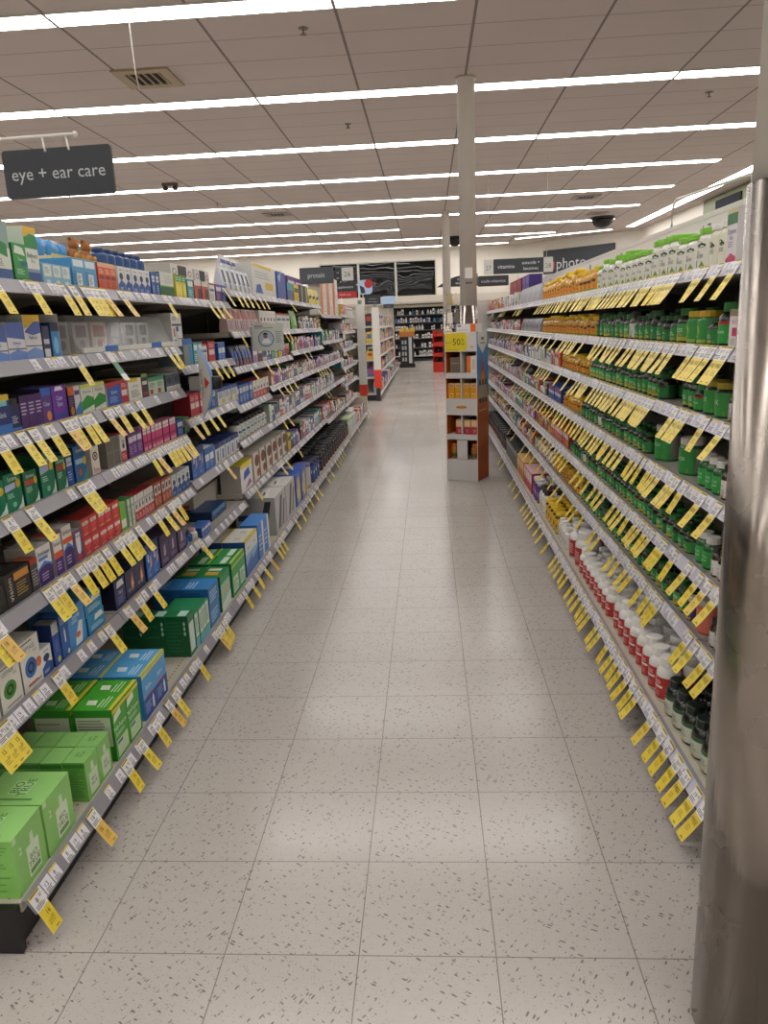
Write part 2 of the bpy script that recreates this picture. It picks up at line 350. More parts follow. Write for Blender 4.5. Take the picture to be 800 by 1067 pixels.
def strip_mesh(Ln, printed, side, seed):
    b = MB(); r = random.Random(seed); y0, y1 = .002, Ln-.002; h = .041
    q = [slope(0, 0, 0), slope(0, -h, 0), slope(0, -h, -.004), slope(0, 0, -.004)]
    A = [(p[0], y0, p[2]) for p in q]; B = [(p[0], y1, p[2]) for p in q]
    if side == 'R': m1 = mat('#c9c5d0', .4)
    else: m1 = STRIP
    b.poly([A[0], A[1], B[1], B[0]], m1); b.poly([A[1], A[2], B[2], B[1]], STRIP); b.poly([A[2], A[3], B[3], B[2]], STRIP); b.poly([A[3], A[0], B[0], B[3]], STRIP)
    b.poly(A[::-1], STRIP); b.poly(B, STRIP)
    b.box(-.012, y0, -.004, 0, y1, 0, STRIP)
    if printed:
        y = .02
        while y < Ln-.05:
            wd = r.choice([.034, .04, .05])
            if r.random() < (.85 if side == 'R' else .6):
                b.poly([slope(y, -.002, .0006), slope(y, -.037, .0006), slope(y+wd, -.037, .0006), slope(y+wd, -.002, .0006)], LAB)
                b.poly([slope(y+.006, -.01, .0009), slope(y+.006, -.018, .0009), slope(y+wd-.014, -.018, .0009), slope(y+wd-.014, -.01, .0009)], INK)
                b.poly([slope(y+.004, -.024, .0009), slope(y+.004, -.03, .0009), slope(y+wd-.01, -.03, .0009), slope(y+wd-.01, -.024, .0009)], '#77757a')
                if r.random() < .4: b.poly([slope(y, -.001, .0009), slope(y, -.006, .0009), slope(y+wd, -.006, .0009), slope(y+wd, -.001, .0009)], YEL)
            y += wd + r.choice([.003, .006, .02 if side == 'L' else .004])
    return b.mesh('price_strip')
def bay(side, y0, y1, heights, zbase, idx, near, topz):
    Ln = y1-y0; s = 1 if side == 'L' else -1
    if side == 'L': xb, D, DB = -1.46, .39, .515
    else: xb, D, DB = 1.20, .40, .51
    wherename = 'eye care side' if side == 'L' else 'vitamin side'
    t = thing('shelving_bay', 'grey metal shelving bay, %s from the entrance on the %s of the aisle' % (ordn(idx+1), wherename), 'shelving', (xb, y0 if side == 'L' else y1, 0), 0 if side == 'L' else math.pi, 'shelving bays on the ' + wherename)
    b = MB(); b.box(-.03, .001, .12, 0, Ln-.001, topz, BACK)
    if side == 'R':
        hd = mat('#dcd8d2', .5); b.box(.0005, .001, 1.5, .004, Ln-.001, topz-.012, hd); b.box(-.032, .001, topz-.012, .006, Ln-.001, topz+.01, '#d0ccc5')
        for yw, wd_, hh_ in ((3.5, 'A-Z', .055), (3.85, 'herbal', .04), (4.45, 'letters', .04), (5.3, 'minerals', .04)):
            if y0 < yw < y1: b.word(wd_, lambda a, c_: (.0046, y1-yw+a, 1.70+c_), mat('#4a4846', .6), hh_)
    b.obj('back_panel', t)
    b = MB(); b.box(-.03, .002, .002, DB-.03, Ln-.002, zbase-.03, KICK); b.obj('kick_plate', t)
    b = MB(); b.box(-.03, .001, zbase-.029, DB-.012, Ln-.001, zbase-.004, DECK)
    for j in range(int(Ln/.025)):
        b.box(DB-.05, .012+j*.025, zbase-.0041, DB-.044, .018+j*.025, zbase-.0037, '#4b463d')
    d = b.obj('base_deck', t)
    def strip(par, X, z, row):
        st = put('price_strip', strip_mesh(Ln, not near, side, idx*17+row), par, (X, 0, z))
        if near:
            y = .03 + rnd.random()*.02; wd = .036 if side == 'L' else .048
            while y < Ln-.04:
                if rnd.random() < (.6 if side == 'L' else .95):
                    put('price_label', LABM[(side, rnd.randrange(6))], par, (X+.0014, y, z-.0015))
                y += wd + (rnd.choice([.004, .01, .03]) if side == 'L' else rnd.choice([.004, .012, .02]))
    strip(d, DB, zbase, 9)
    for i, z in enumerate(heights):
        b = MB(); b.box(.001, .002, z-.03, D-.014, Ln-.002, z-.004, SHELF)
        for yy in (.004, Ln-.014): b.poly([(.002, yy, z-.03), (D-.05, yy, z-.03), (.002, yy, z-.1)], '#6d6860'); b.poly([(.002, yy+.008, z-.1), (D-.05, yy+.008, z-.03), (.002, yy+.008, z-.03)], '#6d6860')
        sh = b.obj('shelf', t); strip(sh, D, z, i)
    b = MB(); b.box(.001, .0015, .14, .012, .014, topz-.03, '#8a857d'); b.obj('upright', t)
    return t
HL = [[1.52, 1.315, 1.135, .935, .70, .455]]*2 + [[1.52, 1.225, .995, .715, .425]] + [[1.585, 1.365, 1.17, .955, .755, .46]] + [[1.585, 1.365, 1.17, .995, .755, .46]] + [[1.585, 1.365, 1.195, .995, .755, .46]]*2 + [[1.5, 1.23, .995, .75, .42]]*2 + [[1.52, 1.31, 1.09, .865, .65, .40]]*2
for k, hh in enumerate(HL): bay('L', 1.45+.914*k if k else 1.415, 1.45+.914*(k+1), hh, .125, k, k < 4, 1.6)
RB = [1.37, 2.206] + [2.206+.914*i for i in range(1, 10)]
HR = [1.49, 1.272, 1.072, .85, .61, .395]
for k in range(len(RB)-1): bay('R', RB[k], RB[k+1], HR, .14, k, k < 4, 1.76)
RE = RB[-1]; LE = 1.45+.914*11
b = MB(); b.box(.67, RE+.002, .002, 1.23, RE+.03, 1.62, mat('#c9c6c0', .5)); b.box(.67, RE+.002, .002, 1.23, RE+.032, .12, KICK)
tag(b.obj('shelving_end'), 'pale grey end panel closing the far end of the vitamin shelving', 'shelving')
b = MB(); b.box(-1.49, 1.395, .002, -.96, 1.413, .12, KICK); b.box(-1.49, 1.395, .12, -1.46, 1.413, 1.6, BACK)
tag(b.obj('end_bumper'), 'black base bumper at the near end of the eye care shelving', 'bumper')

# ================================================================ PRODUCT DESIGNS
GR = '#8f8c88'
# key: (object name, description, base, side, top, elements)
C = {}
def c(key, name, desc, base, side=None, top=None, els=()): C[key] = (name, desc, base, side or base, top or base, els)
R_, W_, O_, L_, P_ = 'r', 'w', 'o', 'l', 'p'
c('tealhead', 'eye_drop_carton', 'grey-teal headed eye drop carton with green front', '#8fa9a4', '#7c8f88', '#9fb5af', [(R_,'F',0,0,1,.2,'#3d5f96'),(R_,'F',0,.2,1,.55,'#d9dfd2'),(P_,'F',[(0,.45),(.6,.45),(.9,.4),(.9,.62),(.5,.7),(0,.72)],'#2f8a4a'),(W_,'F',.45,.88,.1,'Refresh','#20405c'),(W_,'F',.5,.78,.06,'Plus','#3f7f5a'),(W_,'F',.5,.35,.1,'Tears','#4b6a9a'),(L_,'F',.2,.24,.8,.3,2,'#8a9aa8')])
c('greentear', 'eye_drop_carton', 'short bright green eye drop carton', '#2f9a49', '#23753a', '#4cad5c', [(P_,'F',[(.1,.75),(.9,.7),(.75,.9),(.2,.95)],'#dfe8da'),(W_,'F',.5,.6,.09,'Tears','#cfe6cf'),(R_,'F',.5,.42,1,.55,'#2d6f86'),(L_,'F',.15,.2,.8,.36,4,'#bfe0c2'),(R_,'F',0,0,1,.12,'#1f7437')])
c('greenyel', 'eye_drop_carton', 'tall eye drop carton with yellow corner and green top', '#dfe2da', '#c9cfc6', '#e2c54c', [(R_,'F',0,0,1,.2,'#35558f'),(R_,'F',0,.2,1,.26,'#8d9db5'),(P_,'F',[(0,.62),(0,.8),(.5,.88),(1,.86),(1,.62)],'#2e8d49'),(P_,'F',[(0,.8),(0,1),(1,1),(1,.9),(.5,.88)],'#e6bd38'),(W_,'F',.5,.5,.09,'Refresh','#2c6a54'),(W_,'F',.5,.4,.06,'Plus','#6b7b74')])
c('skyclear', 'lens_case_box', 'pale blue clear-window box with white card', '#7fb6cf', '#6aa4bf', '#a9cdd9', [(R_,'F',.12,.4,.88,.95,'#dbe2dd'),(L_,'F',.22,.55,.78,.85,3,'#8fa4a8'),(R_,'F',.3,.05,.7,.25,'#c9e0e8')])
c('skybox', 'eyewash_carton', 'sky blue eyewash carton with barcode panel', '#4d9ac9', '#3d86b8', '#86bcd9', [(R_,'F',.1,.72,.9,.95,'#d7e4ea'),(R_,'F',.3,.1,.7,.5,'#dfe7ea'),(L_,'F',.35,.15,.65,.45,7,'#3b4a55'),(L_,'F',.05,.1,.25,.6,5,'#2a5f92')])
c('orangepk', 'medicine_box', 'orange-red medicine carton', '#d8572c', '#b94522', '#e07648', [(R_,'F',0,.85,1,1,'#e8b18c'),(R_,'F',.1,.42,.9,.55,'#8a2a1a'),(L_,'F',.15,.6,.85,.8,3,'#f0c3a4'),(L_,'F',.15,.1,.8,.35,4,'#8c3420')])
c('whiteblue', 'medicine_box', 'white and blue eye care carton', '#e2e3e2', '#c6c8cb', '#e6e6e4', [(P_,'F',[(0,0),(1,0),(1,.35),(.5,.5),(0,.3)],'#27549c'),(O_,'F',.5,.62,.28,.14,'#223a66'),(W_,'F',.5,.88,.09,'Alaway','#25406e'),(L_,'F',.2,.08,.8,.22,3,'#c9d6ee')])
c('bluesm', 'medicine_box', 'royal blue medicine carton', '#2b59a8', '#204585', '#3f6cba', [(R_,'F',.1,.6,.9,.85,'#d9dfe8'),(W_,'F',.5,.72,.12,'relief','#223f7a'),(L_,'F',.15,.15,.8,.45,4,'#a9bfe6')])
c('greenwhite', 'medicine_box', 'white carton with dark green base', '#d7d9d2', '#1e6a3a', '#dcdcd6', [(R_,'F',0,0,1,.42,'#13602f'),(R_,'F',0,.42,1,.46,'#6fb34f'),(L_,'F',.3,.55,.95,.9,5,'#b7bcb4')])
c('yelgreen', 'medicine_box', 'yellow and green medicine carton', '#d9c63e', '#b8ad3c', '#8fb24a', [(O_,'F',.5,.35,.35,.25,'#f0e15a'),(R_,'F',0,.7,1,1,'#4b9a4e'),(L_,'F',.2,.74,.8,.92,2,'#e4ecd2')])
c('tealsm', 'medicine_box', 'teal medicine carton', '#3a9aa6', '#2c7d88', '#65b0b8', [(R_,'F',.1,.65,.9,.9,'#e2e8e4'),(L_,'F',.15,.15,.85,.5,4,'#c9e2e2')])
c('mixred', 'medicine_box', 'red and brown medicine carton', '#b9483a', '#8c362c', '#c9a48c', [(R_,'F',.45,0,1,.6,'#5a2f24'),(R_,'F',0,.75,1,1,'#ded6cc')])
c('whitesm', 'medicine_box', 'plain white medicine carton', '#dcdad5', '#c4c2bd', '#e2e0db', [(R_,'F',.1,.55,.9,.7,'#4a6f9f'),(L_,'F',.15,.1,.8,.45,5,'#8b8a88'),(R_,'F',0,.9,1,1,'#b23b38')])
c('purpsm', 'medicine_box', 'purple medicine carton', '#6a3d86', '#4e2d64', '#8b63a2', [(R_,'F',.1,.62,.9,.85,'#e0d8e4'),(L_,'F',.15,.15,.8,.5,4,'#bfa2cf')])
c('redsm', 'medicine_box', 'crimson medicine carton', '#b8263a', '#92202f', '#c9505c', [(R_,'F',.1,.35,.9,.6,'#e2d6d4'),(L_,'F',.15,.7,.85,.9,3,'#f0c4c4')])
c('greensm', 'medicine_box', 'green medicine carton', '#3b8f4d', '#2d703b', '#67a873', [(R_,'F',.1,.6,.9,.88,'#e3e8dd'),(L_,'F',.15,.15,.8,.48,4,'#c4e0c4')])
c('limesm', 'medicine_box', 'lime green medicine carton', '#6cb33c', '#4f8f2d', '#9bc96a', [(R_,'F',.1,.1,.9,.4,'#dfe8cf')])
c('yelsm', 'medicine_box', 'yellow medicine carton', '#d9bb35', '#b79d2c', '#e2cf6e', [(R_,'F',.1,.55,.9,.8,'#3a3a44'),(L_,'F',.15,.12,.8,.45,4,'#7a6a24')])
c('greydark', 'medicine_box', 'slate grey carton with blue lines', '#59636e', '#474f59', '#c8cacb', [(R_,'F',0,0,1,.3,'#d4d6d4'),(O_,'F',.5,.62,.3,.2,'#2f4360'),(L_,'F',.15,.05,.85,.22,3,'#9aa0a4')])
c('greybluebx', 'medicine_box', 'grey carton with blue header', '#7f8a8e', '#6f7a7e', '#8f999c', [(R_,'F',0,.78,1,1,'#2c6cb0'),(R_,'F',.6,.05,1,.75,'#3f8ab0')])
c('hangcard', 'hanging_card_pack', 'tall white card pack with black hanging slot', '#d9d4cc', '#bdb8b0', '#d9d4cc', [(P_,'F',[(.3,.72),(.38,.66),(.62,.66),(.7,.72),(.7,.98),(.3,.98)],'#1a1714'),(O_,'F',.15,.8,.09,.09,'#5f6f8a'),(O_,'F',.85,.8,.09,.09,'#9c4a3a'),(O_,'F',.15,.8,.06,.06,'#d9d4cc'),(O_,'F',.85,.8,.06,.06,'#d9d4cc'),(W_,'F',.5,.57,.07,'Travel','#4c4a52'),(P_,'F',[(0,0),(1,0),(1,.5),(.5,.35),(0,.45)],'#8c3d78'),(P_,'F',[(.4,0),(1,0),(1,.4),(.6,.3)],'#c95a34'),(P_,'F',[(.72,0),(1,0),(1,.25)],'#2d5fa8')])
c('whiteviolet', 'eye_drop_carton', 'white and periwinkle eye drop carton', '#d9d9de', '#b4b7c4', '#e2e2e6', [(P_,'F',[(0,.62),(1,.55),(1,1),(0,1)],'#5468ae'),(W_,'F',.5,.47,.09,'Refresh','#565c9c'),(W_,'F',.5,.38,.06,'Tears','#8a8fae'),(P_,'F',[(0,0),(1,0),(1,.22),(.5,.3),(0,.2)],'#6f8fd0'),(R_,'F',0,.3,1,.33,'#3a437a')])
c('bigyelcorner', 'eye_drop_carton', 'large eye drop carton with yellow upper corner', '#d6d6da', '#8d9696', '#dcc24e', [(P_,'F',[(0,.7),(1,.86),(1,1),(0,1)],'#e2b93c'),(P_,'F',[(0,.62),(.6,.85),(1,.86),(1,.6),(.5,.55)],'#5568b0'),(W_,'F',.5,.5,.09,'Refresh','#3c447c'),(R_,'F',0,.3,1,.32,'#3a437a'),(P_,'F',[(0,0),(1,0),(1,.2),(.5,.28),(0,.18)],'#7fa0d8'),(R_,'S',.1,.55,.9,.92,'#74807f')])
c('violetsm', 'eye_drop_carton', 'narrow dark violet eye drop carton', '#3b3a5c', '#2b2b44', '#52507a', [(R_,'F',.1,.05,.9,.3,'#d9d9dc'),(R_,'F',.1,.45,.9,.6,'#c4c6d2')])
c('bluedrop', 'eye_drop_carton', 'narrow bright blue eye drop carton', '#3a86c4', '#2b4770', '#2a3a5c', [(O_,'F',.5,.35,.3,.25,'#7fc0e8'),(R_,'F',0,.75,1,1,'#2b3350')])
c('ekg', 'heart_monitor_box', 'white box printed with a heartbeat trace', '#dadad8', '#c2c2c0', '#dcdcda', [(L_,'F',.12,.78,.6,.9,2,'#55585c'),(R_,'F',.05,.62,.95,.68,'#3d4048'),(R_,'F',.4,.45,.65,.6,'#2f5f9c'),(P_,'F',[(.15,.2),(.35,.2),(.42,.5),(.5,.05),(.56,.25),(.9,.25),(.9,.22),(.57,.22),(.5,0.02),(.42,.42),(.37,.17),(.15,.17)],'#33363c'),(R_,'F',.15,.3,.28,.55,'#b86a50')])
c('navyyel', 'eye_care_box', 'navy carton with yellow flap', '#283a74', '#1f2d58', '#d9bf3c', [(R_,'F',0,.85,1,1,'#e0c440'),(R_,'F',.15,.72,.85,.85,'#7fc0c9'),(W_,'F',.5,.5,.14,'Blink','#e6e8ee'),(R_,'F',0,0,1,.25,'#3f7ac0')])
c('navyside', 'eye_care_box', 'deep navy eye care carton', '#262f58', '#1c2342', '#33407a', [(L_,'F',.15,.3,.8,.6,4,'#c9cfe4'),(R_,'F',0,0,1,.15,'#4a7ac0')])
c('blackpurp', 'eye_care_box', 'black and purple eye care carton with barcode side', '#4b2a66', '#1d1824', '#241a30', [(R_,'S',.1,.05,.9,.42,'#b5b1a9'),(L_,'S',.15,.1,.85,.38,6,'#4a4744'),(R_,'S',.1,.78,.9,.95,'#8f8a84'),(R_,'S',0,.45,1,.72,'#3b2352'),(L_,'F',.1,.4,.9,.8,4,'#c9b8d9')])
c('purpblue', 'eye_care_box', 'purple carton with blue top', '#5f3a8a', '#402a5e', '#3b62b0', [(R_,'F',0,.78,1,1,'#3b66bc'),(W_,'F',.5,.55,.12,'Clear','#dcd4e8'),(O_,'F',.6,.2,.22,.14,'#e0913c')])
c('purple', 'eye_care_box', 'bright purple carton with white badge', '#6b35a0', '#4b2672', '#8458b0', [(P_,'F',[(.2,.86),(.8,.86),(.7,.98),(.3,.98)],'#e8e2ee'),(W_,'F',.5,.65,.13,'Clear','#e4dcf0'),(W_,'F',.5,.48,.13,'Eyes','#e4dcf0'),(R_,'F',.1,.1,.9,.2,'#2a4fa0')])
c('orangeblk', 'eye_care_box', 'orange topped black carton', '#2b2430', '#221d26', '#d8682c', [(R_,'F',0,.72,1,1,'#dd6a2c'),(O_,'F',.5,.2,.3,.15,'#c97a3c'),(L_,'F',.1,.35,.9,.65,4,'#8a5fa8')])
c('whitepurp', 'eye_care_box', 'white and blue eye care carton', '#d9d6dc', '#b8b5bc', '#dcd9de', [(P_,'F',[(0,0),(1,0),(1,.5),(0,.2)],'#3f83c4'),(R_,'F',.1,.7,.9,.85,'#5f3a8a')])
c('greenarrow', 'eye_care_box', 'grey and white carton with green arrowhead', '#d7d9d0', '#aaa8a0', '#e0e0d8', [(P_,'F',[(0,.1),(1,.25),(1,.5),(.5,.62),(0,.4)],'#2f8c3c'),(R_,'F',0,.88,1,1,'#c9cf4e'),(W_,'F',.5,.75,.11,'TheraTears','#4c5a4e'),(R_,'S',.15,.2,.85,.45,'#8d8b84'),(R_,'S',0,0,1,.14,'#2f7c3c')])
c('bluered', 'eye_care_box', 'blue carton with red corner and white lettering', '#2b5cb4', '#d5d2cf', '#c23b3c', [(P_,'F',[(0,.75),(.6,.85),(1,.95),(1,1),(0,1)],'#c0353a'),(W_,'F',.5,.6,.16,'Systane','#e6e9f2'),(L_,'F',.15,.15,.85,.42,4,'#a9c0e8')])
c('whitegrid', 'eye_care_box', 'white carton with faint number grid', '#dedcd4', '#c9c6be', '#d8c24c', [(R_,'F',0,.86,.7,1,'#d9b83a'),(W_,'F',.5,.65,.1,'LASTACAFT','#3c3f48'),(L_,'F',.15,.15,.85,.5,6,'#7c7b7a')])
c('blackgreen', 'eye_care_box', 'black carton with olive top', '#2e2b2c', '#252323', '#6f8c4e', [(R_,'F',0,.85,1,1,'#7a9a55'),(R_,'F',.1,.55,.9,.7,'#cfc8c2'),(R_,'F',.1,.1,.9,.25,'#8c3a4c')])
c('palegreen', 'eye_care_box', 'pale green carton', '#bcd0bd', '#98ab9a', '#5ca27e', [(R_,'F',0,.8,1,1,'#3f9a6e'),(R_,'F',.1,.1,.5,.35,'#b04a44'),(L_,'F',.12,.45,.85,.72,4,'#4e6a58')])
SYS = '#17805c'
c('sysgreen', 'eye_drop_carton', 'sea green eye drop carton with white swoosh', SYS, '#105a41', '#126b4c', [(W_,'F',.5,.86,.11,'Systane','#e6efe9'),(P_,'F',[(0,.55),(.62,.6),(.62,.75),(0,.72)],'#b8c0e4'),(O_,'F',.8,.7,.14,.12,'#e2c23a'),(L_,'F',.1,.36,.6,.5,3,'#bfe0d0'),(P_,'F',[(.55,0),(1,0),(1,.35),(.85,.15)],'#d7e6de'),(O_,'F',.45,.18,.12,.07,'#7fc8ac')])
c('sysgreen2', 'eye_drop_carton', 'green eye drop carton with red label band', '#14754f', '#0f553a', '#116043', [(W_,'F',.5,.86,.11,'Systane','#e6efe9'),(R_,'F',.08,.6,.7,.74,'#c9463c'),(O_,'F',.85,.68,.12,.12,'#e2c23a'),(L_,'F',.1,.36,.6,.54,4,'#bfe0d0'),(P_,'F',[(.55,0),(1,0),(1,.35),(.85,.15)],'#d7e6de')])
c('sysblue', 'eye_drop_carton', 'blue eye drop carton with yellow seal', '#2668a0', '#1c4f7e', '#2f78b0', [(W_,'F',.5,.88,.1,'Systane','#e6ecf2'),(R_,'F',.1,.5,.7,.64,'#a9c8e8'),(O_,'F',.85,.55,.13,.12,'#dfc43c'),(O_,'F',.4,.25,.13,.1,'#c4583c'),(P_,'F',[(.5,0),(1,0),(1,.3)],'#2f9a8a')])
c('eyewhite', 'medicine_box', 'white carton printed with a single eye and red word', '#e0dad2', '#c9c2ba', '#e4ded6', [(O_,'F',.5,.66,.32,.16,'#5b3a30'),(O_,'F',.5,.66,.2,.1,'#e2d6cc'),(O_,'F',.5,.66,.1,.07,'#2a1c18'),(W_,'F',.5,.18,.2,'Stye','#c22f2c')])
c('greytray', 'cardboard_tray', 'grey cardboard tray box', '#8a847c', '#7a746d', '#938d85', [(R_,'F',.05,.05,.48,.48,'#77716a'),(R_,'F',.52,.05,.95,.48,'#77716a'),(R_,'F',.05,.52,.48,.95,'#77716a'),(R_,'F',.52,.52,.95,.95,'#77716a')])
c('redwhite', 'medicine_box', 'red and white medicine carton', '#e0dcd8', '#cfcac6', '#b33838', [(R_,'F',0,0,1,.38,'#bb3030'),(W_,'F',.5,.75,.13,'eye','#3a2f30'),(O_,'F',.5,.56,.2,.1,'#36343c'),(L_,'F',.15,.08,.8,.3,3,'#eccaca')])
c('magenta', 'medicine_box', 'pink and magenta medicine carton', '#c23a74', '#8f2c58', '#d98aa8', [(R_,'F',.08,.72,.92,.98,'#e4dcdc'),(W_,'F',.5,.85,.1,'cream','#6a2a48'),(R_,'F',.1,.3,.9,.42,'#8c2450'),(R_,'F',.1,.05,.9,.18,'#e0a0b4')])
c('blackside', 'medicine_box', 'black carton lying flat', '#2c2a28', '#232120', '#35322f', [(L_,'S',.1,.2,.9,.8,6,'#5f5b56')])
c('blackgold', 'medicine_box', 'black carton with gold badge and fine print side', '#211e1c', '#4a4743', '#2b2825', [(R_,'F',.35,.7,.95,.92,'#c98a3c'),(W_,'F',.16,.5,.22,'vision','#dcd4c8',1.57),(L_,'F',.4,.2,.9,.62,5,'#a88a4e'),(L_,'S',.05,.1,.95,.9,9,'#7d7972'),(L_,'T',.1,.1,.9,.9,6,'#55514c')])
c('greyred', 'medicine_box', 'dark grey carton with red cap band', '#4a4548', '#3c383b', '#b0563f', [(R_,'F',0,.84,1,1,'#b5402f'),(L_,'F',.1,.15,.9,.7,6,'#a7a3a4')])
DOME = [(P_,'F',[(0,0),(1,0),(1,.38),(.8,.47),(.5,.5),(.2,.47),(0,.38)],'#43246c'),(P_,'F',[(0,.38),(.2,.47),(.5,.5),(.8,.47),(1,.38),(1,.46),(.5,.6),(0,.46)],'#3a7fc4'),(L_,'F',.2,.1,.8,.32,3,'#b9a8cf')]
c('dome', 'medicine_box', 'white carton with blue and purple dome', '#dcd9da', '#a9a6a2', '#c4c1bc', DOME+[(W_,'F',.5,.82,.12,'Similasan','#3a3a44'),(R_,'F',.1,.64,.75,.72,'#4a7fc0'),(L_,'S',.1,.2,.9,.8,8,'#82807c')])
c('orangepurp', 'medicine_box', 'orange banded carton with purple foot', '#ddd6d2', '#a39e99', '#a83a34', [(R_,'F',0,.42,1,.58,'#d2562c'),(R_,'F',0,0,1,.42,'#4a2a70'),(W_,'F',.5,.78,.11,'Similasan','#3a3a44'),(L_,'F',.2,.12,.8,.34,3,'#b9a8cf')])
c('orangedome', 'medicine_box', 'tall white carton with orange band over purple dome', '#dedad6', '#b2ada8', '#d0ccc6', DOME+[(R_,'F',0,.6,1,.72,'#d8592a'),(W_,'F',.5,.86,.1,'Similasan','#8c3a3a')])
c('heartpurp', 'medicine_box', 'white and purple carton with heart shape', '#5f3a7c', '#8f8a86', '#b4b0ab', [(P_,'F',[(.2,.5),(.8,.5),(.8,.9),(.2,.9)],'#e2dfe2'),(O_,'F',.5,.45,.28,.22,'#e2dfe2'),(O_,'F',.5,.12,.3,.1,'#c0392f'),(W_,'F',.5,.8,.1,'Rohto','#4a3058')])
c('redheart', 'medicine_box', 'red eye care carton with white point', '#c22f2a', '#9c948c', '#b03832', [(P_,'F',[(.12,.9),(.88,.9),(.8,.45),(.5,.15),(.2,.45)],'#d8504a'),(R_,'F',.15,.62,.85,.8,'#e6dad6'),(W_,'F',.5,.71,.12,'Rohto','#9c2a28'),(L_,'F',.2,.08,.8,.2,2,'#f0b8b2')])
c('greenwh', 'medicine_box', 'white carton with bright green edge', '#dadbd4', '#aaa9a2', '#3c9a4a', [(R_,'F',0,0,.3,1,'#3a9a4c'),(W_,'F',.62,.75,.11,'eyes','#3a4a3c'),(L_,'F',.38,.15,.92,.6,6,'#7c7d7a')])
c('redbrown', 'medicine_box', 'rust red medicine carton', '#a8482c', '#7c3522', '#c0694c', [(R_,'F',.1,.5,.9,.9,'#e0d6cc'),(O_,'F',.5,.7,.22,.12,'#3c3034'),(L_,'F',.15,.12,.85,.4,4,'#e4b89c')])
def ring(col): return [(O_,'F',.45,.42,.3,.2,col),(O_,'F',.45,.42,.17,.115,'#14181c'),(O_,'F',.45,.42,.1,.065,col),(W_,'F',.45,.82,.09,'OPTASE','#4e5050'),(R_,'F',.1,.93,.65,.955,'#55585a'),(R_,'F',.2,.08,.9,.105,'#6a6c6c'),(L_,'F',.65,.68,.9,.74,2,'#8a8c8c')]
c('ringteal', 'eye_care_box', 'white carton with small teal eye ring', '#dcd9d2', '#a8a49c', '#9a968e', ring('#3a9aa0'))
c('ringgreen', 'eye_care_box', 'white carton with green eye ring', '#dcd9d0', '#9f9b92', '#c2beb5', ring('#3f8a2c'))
c('ringblue', 'eye_care_box', 'tall white carton with blue eye ring and orange seal', '#dedad2', '#a19c94', '#cac5bc', ring('#2f6cb4')+[(O_,'F',.85,.42,.14,.1,'#d9703c'),(R_,'F',.2,.1,.7,.13,'#d05a3a')])
c('deepblue', 'eye_care_box', 'deep blue carton with yellow corner mark', '#1f48a0', '#1b2f66', '#8a8883', [(R_,'F',.05,.72,.95,.98,'#c6c8c2'),(O_,'F',.6,.12,.22,.07,'#c9cf4e'),(L_,'F',.3,.3,.7,.6,5,'#5f86cc')])
c('blueeye', 'eye_care_box', 'blue carton with white dropper picture', '#2458a4', '#1b3f7a', '#2f68b4', [(P_,'F',[(.45,.35),(.6,.35),(.6,.6),(.52,.72),(.45,.6)],'#dfe5ee'),(L_,'F',.15,.78,.6,.94,3,'#b4c8ea'),(O_,'F',.75,.1,.14,.06,'#d9dde6')])
c('dropblue', 'eye_care_box', 'light blue carton showing a dropper and drop', '#3f8fd0', '#2f76b4', '#5fa4dc', [(W_,'F',.5,.75,.1,'Lumify','#e2ecf4'),(P_,'F',[(.3,.05),(.7,.05),(.82,.55),(.62,.58),(.35,.25)],'#dfe8ee'),(O_,'F',.5,.28,.14,.07,'#c9703c'),(L_,'F',.2,.6,.6,.68,2,'#bfdcf0')])
c('tealpair', 'eye_care_box', 'teal carton with cream badge', '#1f86b8', '#186a94', '#4aa4cc', [(P_,'F',[(.4,.6),(.95,.6),(.85,.9),(.45,.9)],'#dfe6dc'),(L_,'F',.15,.15,.9,.45,3,'#bfe0ec')])
c('navylogo', 'eye_care_box', 'navy carton with white badge', '#23255c', '#15162c', '#2c2e66', [(P_,'F',[(.2,.72),(.9,.72),(.8,.94),(.3,.94)],'#e2e2e8'),(W_,'F',.55,.52,.14,'PRO','#cfd2e6'),(L_,'F',.2,.12,.9,.4,4,'#7f8ac4')])
c('navyflame', 'eye_care_box', 'dark navy carton with glowing orange picture', '#262c50', '#1b1f38', '#22284a', [(P_,'F',[(.6,.15),(.85,.4),(.7,.9),(.5,.5)],'#c96a4e'),(P_,'F',[(.62,.2),(.75,.4),(.68,.7),(.58,.45)],'#e8c49c'),(W_,'F',.35,.3,.12,'Eye','#c4cae6',.3)])
c('bluehand', 'eye_care_box', 'cobalt blue carton with pale dropper', '#2560b4', '#1c2f5c', '#2a3f70', [(R_,'F',0,.74,1,1,'#2a3c6c'),(P_,'F',[(.25,.5),(.45,.5),(.4,.72),(.3,.72)],'#cfdcea'),(P_,'F',[(.55,.3),(.8,.4),(.75,.66),(.6,.6)],'#dba88c'),(W_,'F',.35,.3,.09,'relief','#a9c8ee',.5),(L_,'F',.15,.08,.7,.18,2,'#8fb4e4')])
c('purplehand', 'eye_care_box', 'dusky purple carton with pale dropper', '#43305c', '#2a2038', '#4e3a66', [(R_,'F',0,.76,1,1,'#352648'),(P_,'F',[(.35,.3),(.6,.35),(.55,.68),(.4,.6)],'#cbb0bc'),(L_,'F',.15,.1,.8,.24,3,'#a892bc')])
c('bluejug', 'mouthwash_pack', 'blue and white first aid pack', '#2a66b4', '#2150a0', '#dfe2e6', [(R_,'F',.1,.4,.9,.7,'#dfe4ea'),(L_,'F',.2,.1,.8,.35,3,'#a9c4e8')])
c('whiteyeltag', 'dental_pack', 'white card pack with yellow roundel', '#d4d8dc', '#b9bdc2', '#2a4c96', [(R_,'F',0,.78,1,1,'#274a94'),(O_,'F',.75,.2,.2,.14,'#e0c23a'),(L_,'F',.1,.4,.9,.72,6,'#4a66a0')])
